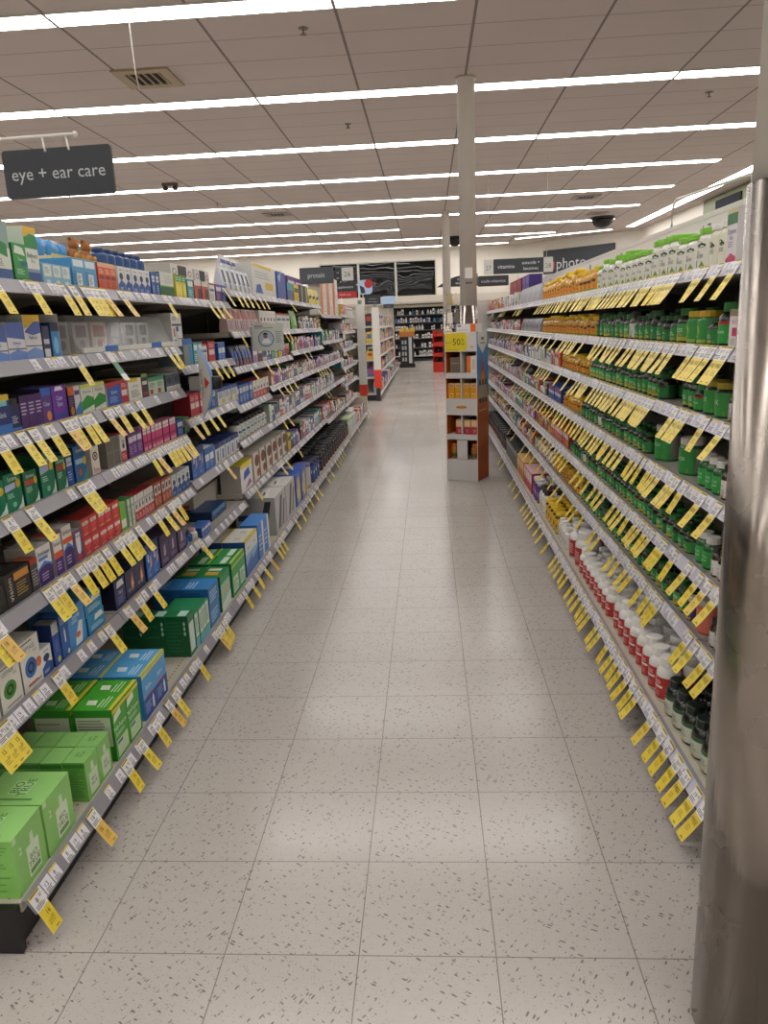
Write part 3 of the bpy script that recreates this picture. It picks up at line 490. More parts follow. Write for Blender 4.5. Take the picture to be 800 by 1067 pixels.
c('whitepilot', 'dental_pack', 'white toothbrush card with navy header', '#d2d6da', '#b4b8bd', '#1f2f66', [(R_,'F',0,.74,1,1,'#22346e'),(R_,'F',.3,.1,.7,.6,'#6a8fb4'),(R_,'F',.4,.1,.6,.3,'#b5463c')])
c('bigwhite', 'medicine_case', 'large white carton with red banner', '#cfc9bd', '#b9b3a8', '#c9c3b7', [(R_,'S',.15,.45,.8,.6,'#b5463a'),(W_,'S',.45,.8,.09,'PURE AID','#b5695a'),(R_,'S',.1,.1,.95,.4,'#3a4a66'),(R_,'F',.1,.1,.9,.9,'#c9c4ba')])
c('bluetilt', 'medicine_box', 'dark blue carton with pale end label', '#1f4578', '#173456', '#22487a', [(R_,'F',.1,.5,.9,.9,'#5f9ad0')])
c('whitebig', 'supplement_case', 'big white carton with yellow lid flap', '#d8d8d6', '#c4c4c2', '#d9c23c', [(R_,'F',.05,.9,.8,1,'#dcc63c'),(R_,'F',.5,.25,.85,.48,'#d9b53a'),(P_,'F',[(.1,.1),(.4,.1),(.3,.4),(.15,.35)],'#2f5fa8'),(L_,'F',.1,.55,.9,.8,3,'#a9adb4')])
c('cobalt', 'supplement_case', 'tall cobalt blue carton', '#2148a0', '#1a3a82', '#2c58b4', [(P_,'F',[(.1,.8),(.5,1),(.3,.6)],'#a9c0e8')])
c('teal', 'magazine_box', 'teal topped navy carton', '#2a4a84', '#22396a', '#3aa0ac', [(R_,'F',0,.6,1,1,'#3a9eaa')])
c('blkbook', 'bar_box', 'black bar carton with pale stripe', '#25252a', '#1c1c20', '#3a3a40', [(R_,'F',.6,0,.8,1,'#b8c0a8')])
c('orangestack', 'protein_box', 'white and orange protein carton', '#dcdad6', '#c8c6c2', '#dcdad6', [(R_,'F',0,0,.4,1,'#dd7628'),(L_,'F',.5,.2,.9,.7,4,'#b0aca6')])
c('yelstar', 'supplement_case', 'white carton with yellow top and purple burst', '#ddd9d6', '#a9a4a0', '#dccb3a', [(P_,'F',[(0,.86),(1,.8),(1,1),(0,1)],'#dcc93a'),(P_,'F',[(.2,.4),(.8,.5),(.7,.78),(.3,.7)],'#3a58b0'),(P_,'F',[(.3,.05),(.9,.15),(.7,.35)],'#a05a94')])
c('ovalwhite', 'nutrition_shake_case', 'white shake carton with dark red oval', '#d8d0c4', '#c4bcb0', '#ded8cc', [(O_,'F',.5,.7,.35,.22,'#7a2c26'),(W_,'F',.5,.7,.12,'Shake','#e6dcd0'),(O_,'F',.6,.25,.22,.16,'#9c4034'),(R_,'F',.8,0,1,1,'#2c6a3a')])
GFINE = '#4f8f3a'
def sol(): return [(L_,'S',.06,.12,.94,.95,13,'#72ad52'),]
c('pale2', 'contact_solution_carton', 'pale green twin pack contact solution carton', '#8cc66a', '#7dbb5b', '#9ad27a', [(R_,'F',.38,.1,.8,.62,'#d5e6c6'),(W_,'F',.59,.42,.1,'BIO','#3b5a35'),(W_,'F',.59,.3,.1,'TRUE','#3b5a35'),(R_,'F',.42,.14,.76,.22,'#6c9a5c'),(P_,'F',[(.52,.62),(.66,.62),(.64,.8),(.54,.8)],'#cfe2c2'),(W_,'F',.2,.7,.13,'2','#d5ecc2'),(R_,'F',0,.9,.12,1,'#c4e0ae'),(L_,'S',.06,.1,.94,.92,14,'#5f9c46'),(P_,'T',[(.3,.35),(.7,.35),(.7,.65),(.3,.65)],'#b5df9a'),(W_,'T',.5,.57,.13,'BIO','#3f7a34'),(W_,'T',.5,.43,.13,'TRUE','#3f7a34'),(R_,'T',.12,.2,.16,.8,'#4f8f3a')])
c('pale1', 'contact_solution_carton', 'small pale green contact solution carton', '#86c164', '#6fae50', '#94cc75', [(R_,'F',.2,.08,.85,.62,'#cfe0c0'),(W_,'F',.52,.42,.09,'BIO','#3b5a35'),(W_,'F',.52,.3,.09,'TRUE','#3b5a35'),(P_,'F',[(.4,.64),(.64,.64),(.6,.84),(.44,.84)],'#cfe2c2'),(L_,'S',.08,.1,.92,.85,14,'#528f3c'),(R_,'S',0,.86,1,.96,'#3f8a34'),(W_,'T',.5,.6,.16,'BIO','#3f7a34'),(W_,'T',.5,.38,.16,'TRUE','#3f7a34')])
c('limebox', 'contact_solution_carton', 'vivid green lens solution carton with yellow edge', '#3fa02c', '#2a8420', '#4aac34', [(P_,'F',[(.05,.72),(.6,.78),(.55,.9),(.1,.86)],'#e2e8d4'),(W_,'F',.45,.6,.09,'Multi-Purpose','#e4efd8'),(W_,'F',.4,.48,.08,'Solution','#e4efd8'),(R_,'F',.1,.05,.9,.36,'#bcd6a8'),(R_,'F',.14,.28,.5,.33,'#3a5fa0'),(R_,'F',0,.9,1,.97,'#d9cf3c'),(R_,'S',.06,.3,.94,.86,'#c2cfb4'),(L_,'S',.1,.34,.9,.82,9,'#77806e'),(R_,'T',0,0,1,.1,'#dcd03e'),(P_,'T',[(.3,.5),(.6,.55),(.6,.8),(.3,.75)],'#dfe8d0'),(L_,'T',.15,.2,.85,.45,3,'#cfe6bc')])
c('skysol', 'contact_solution_carton', 'bright blue lens solution carton with yellow edge', '#4a9fdc', '#3a86c2', '#5aabe2', [(R_,'F',0,0,1,.45,'#2a4a94'),(L_,'F',.1,.1,.6,.35,4,'#8fb4e4'),(P_,'F',[(.65,.08),(.8,.08),(.8,.3),(.72,.4),(.65,.3)],'#d9e4ee'),(W_,'F',.45,.66,.1,'Saline','#e6f0f6'),(R_,'F',0,.92,1,.99,'#d9cf3c'),(R_,'F',.1,.46,.7,.5,'#c9748c'),(P_,'T',[(.35,.5),(.65,.55),(.65,.8),(.35,.75)],'#dfe8ea'),(L_,'T',.15,.18,.85,.42,3,'#cfe4f2'),(R_,'T',0,0,1,.08,'#dcd03e')])
c('darkgreen', 'contact_solution_carton', 'dark green lens solution carton seen side on', '#1c7a44', '#0f5530', '#1f7a46', [(R_,'F',.1,.1,.9,.8,'#cfe0d8'),(O_,'S',.82,.82,.05,.05,'#a9cfb4'),(O_,'S',.82,.7,.05,.05,'#a9cfb4'),(O_,'S',.82,.58,.05,.05,'#a9cfb4'),(L_,'S',.05,.1,.7,.9,9,'#1f6e42'),(R_,'T',.1,.1,.9,.5,'#bfe0d4')])
c('thingreen', 'contact_solution_carton', 'thin green and white lens solution carton', '#3aa274', '#14603a', '#2a8a58', [(R_,'F',.12,.3,.88,.95,'#d5dfd4'),(L_,'F',.2,.4,.8,.85,7,'#2f7a54'),(R_,'F',0,0,1,.25,'#6fb4c4')])
c('blueblock', 'lens_care_case', 'square blue lens care carton', '#2a74b8', '#235f9e', '#3a86c8', [(L_,'F',.1,.2,.9,.8,4,'#a9cfee'),(L_,'S',.1,.2,.9,.85,5,'#194a80'),(L_,'T',.1,.55,.9,.9,3,'#cfe2f2')])
c('greensol', 'contact_solution_carton', 'green carton with sea-blue picture front', '#8cc4b4', '#175c34', '#2a8a4a', [(R_,'F',0,.75,1,1,'#2f9152'),(P_,'F',[(.1,.4),(.9,.5),(.9,.62),(.1,.55)],'#d2b478'),(P_,'F',[(0,0),(1,0),(1,.35),(0,.2)],'#dce6e2'),(R_,'T',.2,.2,.5,.8,'#d9a83e'),(R_,'T',.6,.2,.8,.8,'#cfe0cc'),(L_,'S',.1,.1,.9,.9,10,'#2c7a48')])
c('greensol2', 'contact_solution_carton', 'emerald carton with yellow-green stripe', '#2f9c4c', '#1c6e3a', '#2f9a50', [(R_,'F',0,.82,1,.9,'#a9c83c'),(R_,'F',.15,.1,.85,.55,'#cfe2cf'),(L_,'F',.2,.15,.8,.5,5,'#3a8a54'),(P_,'T',[(.1,.3),(.9,.3),(.9,.6),(.1,.6)],'#d5e6d2'),(R_,'T',0,0,1,.12,'#a9c83c')])
c('whiteyelblue', 'contact_solution_carton', 'tall white topped carton with yellow rim and blue base', '#2f66b4', '#2a4c8c', '#dedcd2', [(R_,'F',0,.55,1,.94,'#dcdcd8'),(R_,'F',0,.94,1,1,'#cdb93a'),(P_,'F',[(0,.3),(1,.5),(1,.6),(0,.6)],'#8fb4d8'),(W_,'F',.5,.75,.1,'Clear','#2f66a4'),(R_,'T',0,0,1,.1,'#cdb93a'),(L_,'T',.2,.3,.8,.6,3,'#a9a69c')])
c('talblue', 'contact_solution_carton', 'tall blue carton with white spine', '#3a7ccc', '#2c62ac', '#4a8ad4', [(R_,'F',.7,0,1,1,'#dcdcd8'),(L_,'F',.1,.2,.6,.7,4,'#bcd4f0')])
c('greycase', 'protein_drink_case', 'big silver-grey drink case with black swoosh', '#b8b6b2', '#aaa8a4', '#cfcdc9', [(P_,'F',[(.2,.1),(.4,.1),(.7,.9),(.5,.9)],'#3c3c3e'),(P_,'F',[(.55,.1),(.7,.1),(.92,.7),(.8,.75)],'#5c5c60'),(P_,'S',[(.55,.1),(.75,.1),(.9,.9),(.75,.9)],'#2f2f32'),(R_,'S',.05,.7,.3,.85,'#a86a4c'),(R_,'S',.05,.4,.3,.55,'#33425c'),(P_,'T',[(.1,.2),(.8,.3),(.8,.7),(.2,.6)],'#e2e0dc'),(P_,'T',[(.2,.3),(.5,.35),(.5,.4),(.2,.36)],'#3c3c3e')])
c('cobaltyel', 'protein_drink_case', 'cobalt blue drink case with yellow panel', '#2452b0', '#1d4494', '#2a5cba', [(P_,'F',[(.3,.05),(.8,.15),(.65,.9),(.35,.8)],'#d8c23a'),(P_,'F',[(.15,.3),(.3,.2),(.3,.5),(.2,.6)],'#c9cdd6'),(R_,'T',.3,.3,.8,.6,'#c9b6b0'),(R_,'S',.1,.2,.9,.8,'#264f9f')])
c('redbox', 'vitamin_carton', 'dark red vitamin carton', '#8f1f34', '#75182a', '#a03246', [(L_,'F',.2,.6,.8,.9,3,'#cf8a94')])
c('violetbox', 'vitamin_carton', 'violet vitamin carton', '#4a2c8f', '#3a2274', '#5f40a4', [(L_,'F',.2,.5,.8,.85,3,'#a994d8')])
c('pinkcarton', 'vitamin_carton', 'white vitamin carton with pink square', '#dcd8d4', '#c8c4c0', '#b8ae94', [(R_,'F',0,.82,1,1,'#8f8468'),(R_,'F',.3,.3,.75,.52,'#c22f60'),(W_,'F',.5,.68,.12,'B-12','#b03048'),(L_,'F',.2,.08,.8,.24,3,'#9a9896')])
c('talltub', 'supplement_packet', 'tall white packet with green head and purple words', '#dad6da', '#cbc7cb', '#cfc29a', [(R_,'F',0,.72,1,.92,'#1f6a3c'),(R_,'F',0,.92,1,1,'#c9b88a'),(W_,'F',.5,.6,.1,'Organic','#4a3c7c'),(W_,'F',.5,.48,.08,'fiber','#4a3c7c'),(L_,'F',.2,.3,.8,.42,3,'#8a84a8'),(P_,'F',[(0,0),(1,0),(1,.12),(.5,.2),(0,.1)],'#b83a5c')])
c('redcarton', 'vitamin_carton', 'pink and red vitamin carton', '#cf7f88', '#b04a54', '#dcaeb2', [(R_,'F',.1,.5,.9,.9,'#e2d4d4'),(R_,'F',.1,.1,.9,.4,'#b5303c')])
c('orangecarton', 'vitamin_carton', 'amber orange vitamin carton', '#d08a34', '#a86a24', '#e0b878', [(R_,'F',.1,.5,.9,.88,'#e6c890'),(L_,'F',.15,.1,.85,.42,4,'#8a4a1c')])
c('greycrate', 'supplement_case', 'grey rimmed case of dark bottles', '#7d817e', '#5f6562', '#2a2e2c', [(R_,'F',.05,.05,.95,.7,'#26302a'),(L_,'F',.1,.15,.9,.6,5,'#6a7a6e')])
c('bluesmR', 'vitamin_carton', 'navy and blue vitamin carton', '#27509c', '#1e3f7c', '#3f66ae', [(R_,'F',.1,.4,.9,.6,'#cfd8e6'),(O_,'F',.5,.78,.3,.12,'#c0463c')])
c('redboxR', 'vitamin_carton', 'orange-red vitamin carton', '#c24428', '#9c3620', '#d06a50', [(R_,'F',.1,.55,.9,.85,'#e4d4cc'),(L_,'F',.15,.15,.85,.45,3,'#f0c0a8')])
c('peach', 'vitamin_carton', 'peach and white vitamin carton', '#dcae98', '#c09480', '#e2c8ba', [(R_,'F',.1,.1,.9,.5,'#dcd8d4'),(R_,'F',.1,.6,.9,.8,'#b0443c')])
c('lilac', 'vitamin_carton', 'lilac vitamin carton', '#a892bc', '#8b76a0', '#bfaece', [(R_,'F',.1,.5,.9,.85,'#e0dce4'),(L_,'F',.15,.12,.85,.42,4,'#5f4a78')])
# pouches and card packs that narrow towards the top
PCH = {}
def p(key, name, desc, base, els): PCH[key] = (name, desc, base, els)
p('clamwhite', 'clamshell_pack', 'white clamshell pack with navy window', '#d2d4d8', [(R_,'F',.3,.35,.7,.85,'#26345e'),(R_,'F',.35,.08,.65,.3,'#8a8f9c'),(R_,'F',.1,.86,.9,.96,'#e0dfe2')])
p('clamtall', 'clamshell_pack', 'tall white clamshell pack with navy header', '#d4d2d6', [(R_,'F',.05,.8,.95,.9,'#2c3a86'),(R_,'F',.3,.45,.45,.75,'#b0b4c0'),(R_,'F',.55,.45,.7,.75,'#b0b4c0'),(R_,'F',.2,.35,.8,.4,'#b8584c')])
p('pinkpouch', 'supplement_pouch', 'pink and white striped pouch', '#cfb8b4', [(P_,'F',[(.1,.55),(.9,.55),(.8,.95),(.2,.95)],'#b0524e'),(R_,'F',.2,.1,.35,.5,'#8f6a8a'),(R_,'F',.55,.1,.7,.5,'#8f6a8a')])
p('yelpouch', 'supplement_pouch', 'yellow and black pouch', '#dcc832', [(P_,'F',[(.1,.3),(.9,.45),(.9,.6),(.1,.5)],'#2a2822')])
p('greenpouch', 'supplement_pouch', 'tall green pouch', '#4a9a32', [(R_,'F',.4,.2,.9,.7,'#a9cf8a')])
p('navypouch', 'supplement_pouch', 'navy pouch with light panel', '#26315c', [(R_,'F',.2,.35,.8,.75,'#5f80c4'),(R_,'F',.3,.1,.7,.3,'#c0685c')])
p('clearhook', 'clear_peg_pack', 'clear and silver peg pack', '#a9aab0', [(R_,'F',.15,.1,.3,.9,'#e0e2e6'),(R_,'F',.5,.2,.62,.9,'#70737a'),(R_,'F',.75,.1,.85,.8,'#d6d8dc')])
p('clearbag', 'clear_peg_pack', 'crumpled clear bag', '#9c9da3', [(P_,'F',[(.1,.1),(.5,.5),(.3,.9)],'#dcdee2'),(P_,'F',[(.5,.15),(.9,.4),(.7,.8)],'#50535a')])
# bottles: name, desc, kind, body, cap, front label, back label, radius share, extras
BT = {}
def bt(key, name, desc, kind, body, cap, lab, back, els): BT[key] = (name, desc, kind, body, cap, lab, back, els)
bt('greenbot', 'vitamin_bottle', 'dark vitamin bottle with green label and green cap', 'bottle', '#1a2318', '#1c5428', '#2a873e', '#226632', [(P_,'F',[(-.9,0),(.9,0),(.9,.16),(.3,.3),(-.3,.14),(-.9,.2)],'#a9b83a'),(O_,'F',.35,.16,.3,.1,'#d0a03a'),(W_,'F',0,.62,.2,'Herb','#dcead6'),(L_,'F',-.6,.38,.6,.5,2,'#bfe0c0')])
bt('yelgum', 'gummy_bottle', 'yellow capped gummy vitamin bottle with amber label', 'bottle', '#c9932a', '#e0b81f', '#dd9d26', '#e0b040', [(R_,'F',-.8,.62,.8,.86,'#5a3018'),(O_,'F',.2,.3,.5,.2,'#d8562a'),(O_,'F',-.4,.35,.3,.16,'#e8d23c'),(R_,'F',-.9,0,.9,.1,'#7c9a34')])
bt('limetub', 'supplement_tub', 'white tub with lime green lid and leaf cloud print', 'tub', '#dedcd0', '#77bb2c', '#dfddd2', '#d3d1c6', [(O_,'F',0,.86,.5,.12,'#2f4a38'),(O_,'F',-.35,.8,.4,.09,'#2f4a38'),(O_,'F',.4,.8,.38,.08,'#2f4a38'),(W_,'F',0,.58,.1,'garlic','#3c4a40'),(L_,'F',-.6,.36,.6,.5,3,'#6a6d66'),(P_,'F',[(.2,.02),(.8,.02),(.5,.26)],'#7c9a3c'),(O_,'F',-.5,.16,.32,.13,'#4c5a40')])
bt('creamtub', 'supplement_tub', 'cream tub with white lid and dark cloud print', 'tub', '#dcdac4', '#dedcd6', '#dedcc8', '#d0cebc', [(O_,'F',0,.72,.45,.1,'#2f4a3c'),(O_,'F',.3,.68,.3,.07,'#2f4a3c'),(L_,'F',-.5,.4,.5,.56,3,'#5f625c')])
bt('greenbotb', 'vitamin_bottle', 'dark green-labelled vitamin bottle with black shoulder', 'bottle', '#15180f', '#1a4f26', '#1f7a38', '#1f5a2c', [(R_,'F',-1.2,.8,1.2,1,'#2a3a20'),(O_,'F',-.3,.2,.4,.14,'#c9b832'),(W_,'F',0,.58,.2,'Plus','#dcead6')])
bt('greenbotc', 'vitamin_bottle', 'squat vitamin bottle with bright green label and amber fruit', 'bottle', '#2a2016', '#2a7a36', '#3aa04c', '#75756a', [(R_,'F',-1.2,0,1.2,.22,'#b0b43a'),(O_,'F',.2,.28,.5,.2,'#c98a34'),(L_,'F',-.7,.5,.7,.75,3,'#d0e6cc')])
bt('redband', 'vitamin_bottle', 'large green vitamin bottle with red shoulder band', 'bottle', '#162016', '#22702f', '#2f9a3f', '#27803a', [(R_,'F',-1.5,.86,1.5,1,'#b82a2c'),(W_,'F',0,.55,.18,'Calcium','#dcead6'),(P_,'F',[(-.9,0),(.9,0),(.9,.2),(0,.3),(-.9,.1)],'#a4b43a')])
bt('yeljar', 'vitamin_jar', 'wide green jar with yellow lid and grey side text', 'jar', '#2e7a38', '#c9a62c', '#2f8c40', '#8f8f86', [(O_,'F',-.2,.5,.4,.28,'#d6bc2c'),(R_,'F',-.9,0,.9,.14,'#9ab23a')])
bt('greenjar', 'vitamin_jar', 'green vitamin jar with yellow rim', 'jar', '#1f3a22', '#b9a638', '#3a9a44', '#8c8a6a', [(W_,'F',0,.6,.22,'AX','#e0ecd8'),(P_,'F',[(-.9,0),(.9,0),(.9,.2),(0,.3),(-.9,.1)],'#b0b83a')])
bt('whitelab', 'vitamin_bottle', 'brown vitamin bottle with white label', 'bottle', '#3a2c22', '#2a2622', '#d8d6d2', '#c9c7c3', [(W_,'F',0,.7,.16,'zinc','#3c3c42'),(L_,'F',-.6,.2,.6,.5,4,'#86868a'),(O_,'F',.3,.1,.25,.08,'#b8783c')])
bt('whitecapgreen', 'vitamin_bottle', 'green vitamin bottle with white cap', 'bottle', '#23602c', '#dcdad6', '#2f9a44', '#8e8c86', [(W_,'F',0,.66,.16,'Fish Oil','#dcead6'),(P_,'F',[(-.9,0),(.9,0),(.9,.18),(0,.28),(-.9,.1)],'#a9b83a'),(L_,'F',-.6,.36,.6,.5,2,'#bfe0c0')])
bt('greyjar', 'vitamin_jar', 'large vitamin jar with white lid and grey text side', 'jar', '#35803c', '#d6d2cc', '#2f9142', '#8e8982', [(W_,'F',0,.6,.16,'Fish Oil','#dcead6'),(P_,'F',[(-.9,0),(.9,0),(.9,.2),(0,.3),(-.9,.1)],'#a9b83a')])
bt('salmonjar', 'vitamin_jar', 'salmon pink vitamin jar', 'jar', '#c96a55', '#b4b0ac', '#cc6e58', '#c26450', [(O_,'F',0,.75,.35,.1,'#a04838')])
bt('navyjar', 'vitamin_bottle', 'small navy bottle with gold foot', 'bottle', '#2c2848', '#dad7d2', '#34306a', '#2c2848', [(R_,'F',-.9,0,.9,.2,'#b89a3c')])
bt('blackcap', 'vitamin_bottle', 'dark green-black bottle with pale label', 'bottle', '#141c16', '#141f18', '#c3c8b6', '#b0b4a4', [(R_,'F',-1.4,.8,1.4,1,'#2f5a3a'),(W_,'F',0,.55,.16,'Garlic','#2c3a30'),(L_,'F',-.6,.25,.6,.42,3,'#7c8074'),(O_,'F',0,.08,.5,.08,'#a8843c')])
bt('whitered', 'supplement_bottle', 'white bottle with red label panel', 'bottle', '#dcdad6', '#e0deda', '#b32f2c', '#cfccc6', [(R_,'F',-.8,.5,.8,.6,'#dcd8d4'),(L_,'F',-.6,.66,.6,.85,2,'#e8c4c0'),(L_,'F',-.6,.12,.6,.36,3,'#d88a84')])
bt('bigwhitered', 'supplement_bottle', 'extra large white bottle with red label', 'bottle', '#d9d7d2', '#dddbd6', '#a82c2a', '#bdbab3', [(L_,'F',-.6,.2,.6,.8,5,'#e0b0ac')])
bt('whiteplain', 'supplement_bottle', 'plain white supplement bottle', 'bottle', '#dddbd6', '#e0deda', '#d6d4ce', '#cfccc6', [(L_,'F',-.6,.3,.6,.8,4,'#8e8c88')])
bt('yelcap', 'supplement_bottle', 'brown bottle with bright yellow cap', 'jar', '#4a3a1c', '#e2b91c', '#d8ac2a', '#c49c28', [(R_,'F',-.9,.3,.9,.6,'#5a3a1c')])
bt('whiteblk', 'supplement_bottle', 'white bottle with black cap disc', 'bottle', '#d9d8d4', '#1d1c1c', '#dcdad4', '#c9c7c2', [(R_,'F',-.8,.3,.8,.6,'#d0b43a')])
bt('purpjar', 'supplement_bottle', 'purple jar with white lid', 'jar', '#4c2f6e', '#d9d7d4', '#5a3880', '#4c2f6e', [(R_,'F',-.9,.4,.9,.7,'#b8a4cc')])
bt('navycan', 'aerosol_can', 'glossy navy blue can', 'can', '#27487c', '#22406e', '#2f5288', '#22406e', [(O_,'F',0,.55,.4,.2,'#86aed0'),(R_,'F',-.9,.1,.9,.2,'#9fc0dc')])
bt('pillwhite', 'medicine_bottle', 'ribbed white bottle with orange label edge', 'bottle', '#cfcac8', '#bba8b4', '#d8d4cf', '#c44a2c', [(L_,'F',-.6,.2,.6,.8,4,'#8a8a90')])
bt('blacktub', 'protein_tub', 'black protein tub with silver band', 'jar', '#1c1b1d', '#222124', '#242326', '#1c1b1d', [(R_,'F',-.9,.66,.9,.8,'#8a8c90'),(R_,'F',-.9,.1,.9,.42,'#a2392f'),(L_,'F',-.6,.46,.6,.6,2,'#6f7074')])
bt('browntin', 'protein_tub', 'cream and brown drink tin with blue rim', 'tin', '#c9bfb0', '#6a66a4', '#cabfae', '#bfb4a2', [(P_,'F',[(-1.2,.95),(1.2,.95),(.4,.75),(-.5,.8)],'#4a2c22'),(R_,'F',-1.2,0,1.2,.14,'#4a2c22'),(W_,'F',0,.55,.14,'Protein','#8a4a3a'),(O_,'F',.4,.25,.3,.12,'#7a3428')])
bt('bluetin', 'protein_tub', 'navy drink tin', 'tin', '#26407c', '#1f2440', '#2b4a8c', '#22366c', [(R_,'F',-.9,.5,.9,.7,'#cfd6e4')])
bt('limejar', 'protein_tub', 'pale green lidded drink tub', 'jar', '#c9d6bc', '#bcd6a4', '#d2d8c8', '#b8c4a8', [(P_,'F',[(-.8,.1),(.8,.2),(.8,.7),(-.5,.5)],'#3c5a3a')])
bt('whitejug', 'nutrition_bottle', 'tall white nutrition bottle', 'bottle', '#cfccca', '#d9d6d4', '#c9c6c8', '#bdbabc', [(L_,'F',-.6,.3,.6,.7,3,'#8a868e')])
bt('clearbot', 'mouth_care_bottle', 'frosted grey bottle with black cap', 'bottle', '#b8bab8', '#2c2c2c', '#d6d6d2', '#b9bab6', [(R_,'F',-.8,.6,.8,.85,'#3c7a8c'),(L_,'F',-.6,.1,.6,.5,3,'#6f706c')])
MIX = {'MIX': ['bluesm','whitesm','redsm','purpsm','tealsm','greensm','yelsm','whiteblue','redwhite','greydark','orangepk','whitelab','clearbot','pillwhite','peach','lilac','blackgreen'],
       'MIXW': ['whitesm','whiteblue','whitesm','greenwh','clearbot','pillwhite','whiteplain','lilac','redwhite','greydark'],
       'MIXR': ['redsm','orangepk','redwhite','redbrown','mixred','peach','redboxR','yelsm'],
       'MIXP': ['lilac','peach','purpsm','whitesm','magenta','redwhite','bluesm','whitelab','greensm']}

def basis(face, w, h, d, e):
    if face == 'F': return [lambda a, b: (e, -w/2+a, b)], w, h
    if face == 'S': return [lambda a, b: (-d+a, -w/2-e, b), lambda a, b: (-a, w/2+e, b)], d, h
    return [lambda a, b: (-b, -w/2+a, h+e)], w, d
def put_els(mb, els, w, h, d, far):
    lvl = 0
    for el in els:
        lvl += 1; e = .0003 + .00012*lvl; k, face = el[0], el[1]
        if far and k in (W_,): continue
        fns, W, Hh = basis(face, w, h, d, e)
        for fn in fns:
            if k == R_: _, _, u0, v0, u1, v1, col = el; mb.poly([fn(u0*W, v0*Hh), fn(u1*W, v0*Hh), fn(u1*W, v1*Hh), fn(u0*W, v1*Hh)], col)
            elif k == P_: mb.poly([fn(u*W, v*Hh) for u, v in el[2]], el[3])
            elif k == O_: mb.poly([fn((el[2]+el[4]*math.cos(t*math.pi/8))*W, (el[3]+el[5]*math.sin(t*math.pi/8))*Hh) for t in range(16)], el[6])
            elif k == W_: mb.word(el[5], fn, el[6], el[4]*Hh, el[2]*W, el[3]*Hh, maxw=.88*W if len(el) < 8 else None, rot=el[7] if len(el) > 7 else 0)
            elif k == L_:
                _, _, u0, v0, u1, v1, n, col = el; r = random.Random(n*7+int(u0*100)); st = (v1-v0)/n
                for i in range(n if not far else min(n, 3)):
                    v = v1-(i+.5)*st*(1 if not far else n/min(n, 3)); ue = u0+(u1-u0)*(.65+.35*r.random()); mb.poly([fn(u0*W, (v-st*.2)*Hh), fn(ue*W, (v-st*.2)*Hh), fn(ue*W, (v+st*.2)*Hh), fn(u0*W, (v+st*.2)*Hh)], col)
_PM = {}
def carton(key, w, h, d, far):
    k = (key, round(w, 2), round(h, 2), round(d, 2), far)
    if k in _PM: return _PM[k]
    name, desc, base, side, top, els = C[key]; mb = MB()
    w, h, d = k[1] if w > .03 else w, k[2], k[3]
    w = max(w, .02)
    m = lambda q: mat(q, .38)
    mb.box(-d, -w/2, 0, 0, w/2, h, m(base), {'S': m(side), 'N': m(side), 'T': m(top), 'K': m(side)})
    if not far:   # lid seams and flap edges
        for z in (h-.0008,): mb.box(-d-.0002, -w/2-.0002, z, .0002, w/2+.0002, h+.0002, m(top))
    put_els(mb, els, w, h, d, far)
    _PM[k] = [(None, mb.mesh(name))]; return _PM[k]
def pouch(key, w, h, d, far):
    k = (key, round(w, 2), round(h, 2), far)
    if k in _PM: return _PM[k]
    name, desc, base, els = PCH[key]; mb = MB(); m = mat(base, .3); d = min(d, .05); N_ = 6
    for s in range(2):
        for i in range(N_):
            z0, z1 = h*i/N_, h*(i+1)/N_; t0 = d*(1-(i/N_)**2)/2+.001; t1 = d*(1-((i+1)/N_)**2)/2+.001
            x0, x1 = (-d/2+t0, -d/2+t1) if s == 0 else (-d/2-t0, -d/2-t1)
            q = [(x0, -w/2, z0), (x0, w/2, z0), (x1, w/2, z1), (x1, -w/2, z1)]; mb.poly(q if s == 0 else q[::-1], m)
    for i in range(N_):
        z0, z1 = h*i/N_, h*(i+1)/N_; t0 = d*(1-(i/N_)**2)/2+.001; t1 = d*(1-((i+1)/N_)**2)/2+.001
        for sy in (-1, 1):
            q = [(-d/2-t0, sy*w/2, z0), (-d/2+t0, sy*w/2, z0), (-d/2+t1, sy*w/2, z1), (-d/2-t1, sy*w/2, z1)]; mb.poly(q if sy < 0 else q[::-1], m)
    mb.poly([(-d, -w/2, 0), (-d, w/2, 0), (0, w/2, 0), (0, -w/2, 0)], m)
    def warp(fn): return fn
    lvl = 0
    for el in els:
        lvl += 1
        pts = el[2] if el[0] == P_ else [(el[2], el[3]), (el[4], el[3]), (el[4], el[5]), (el[2], el[5])]
        # subdivide vertically along the curved front
        def X(v): return -d/2 + d*(1-v*v)/2 + .0022 + .0003*lvl + .002
        mb.poly([(X(v), -w/2+u*w, v*h) for u, v in pts], el[-1])
    mb.box(-d/2-.003, -w/2, h-.012, -d/2+.003, w/2, h, mat(base, .5))
    _PM[k] = [(None, mb.mesh(name))]; return _PM[k]
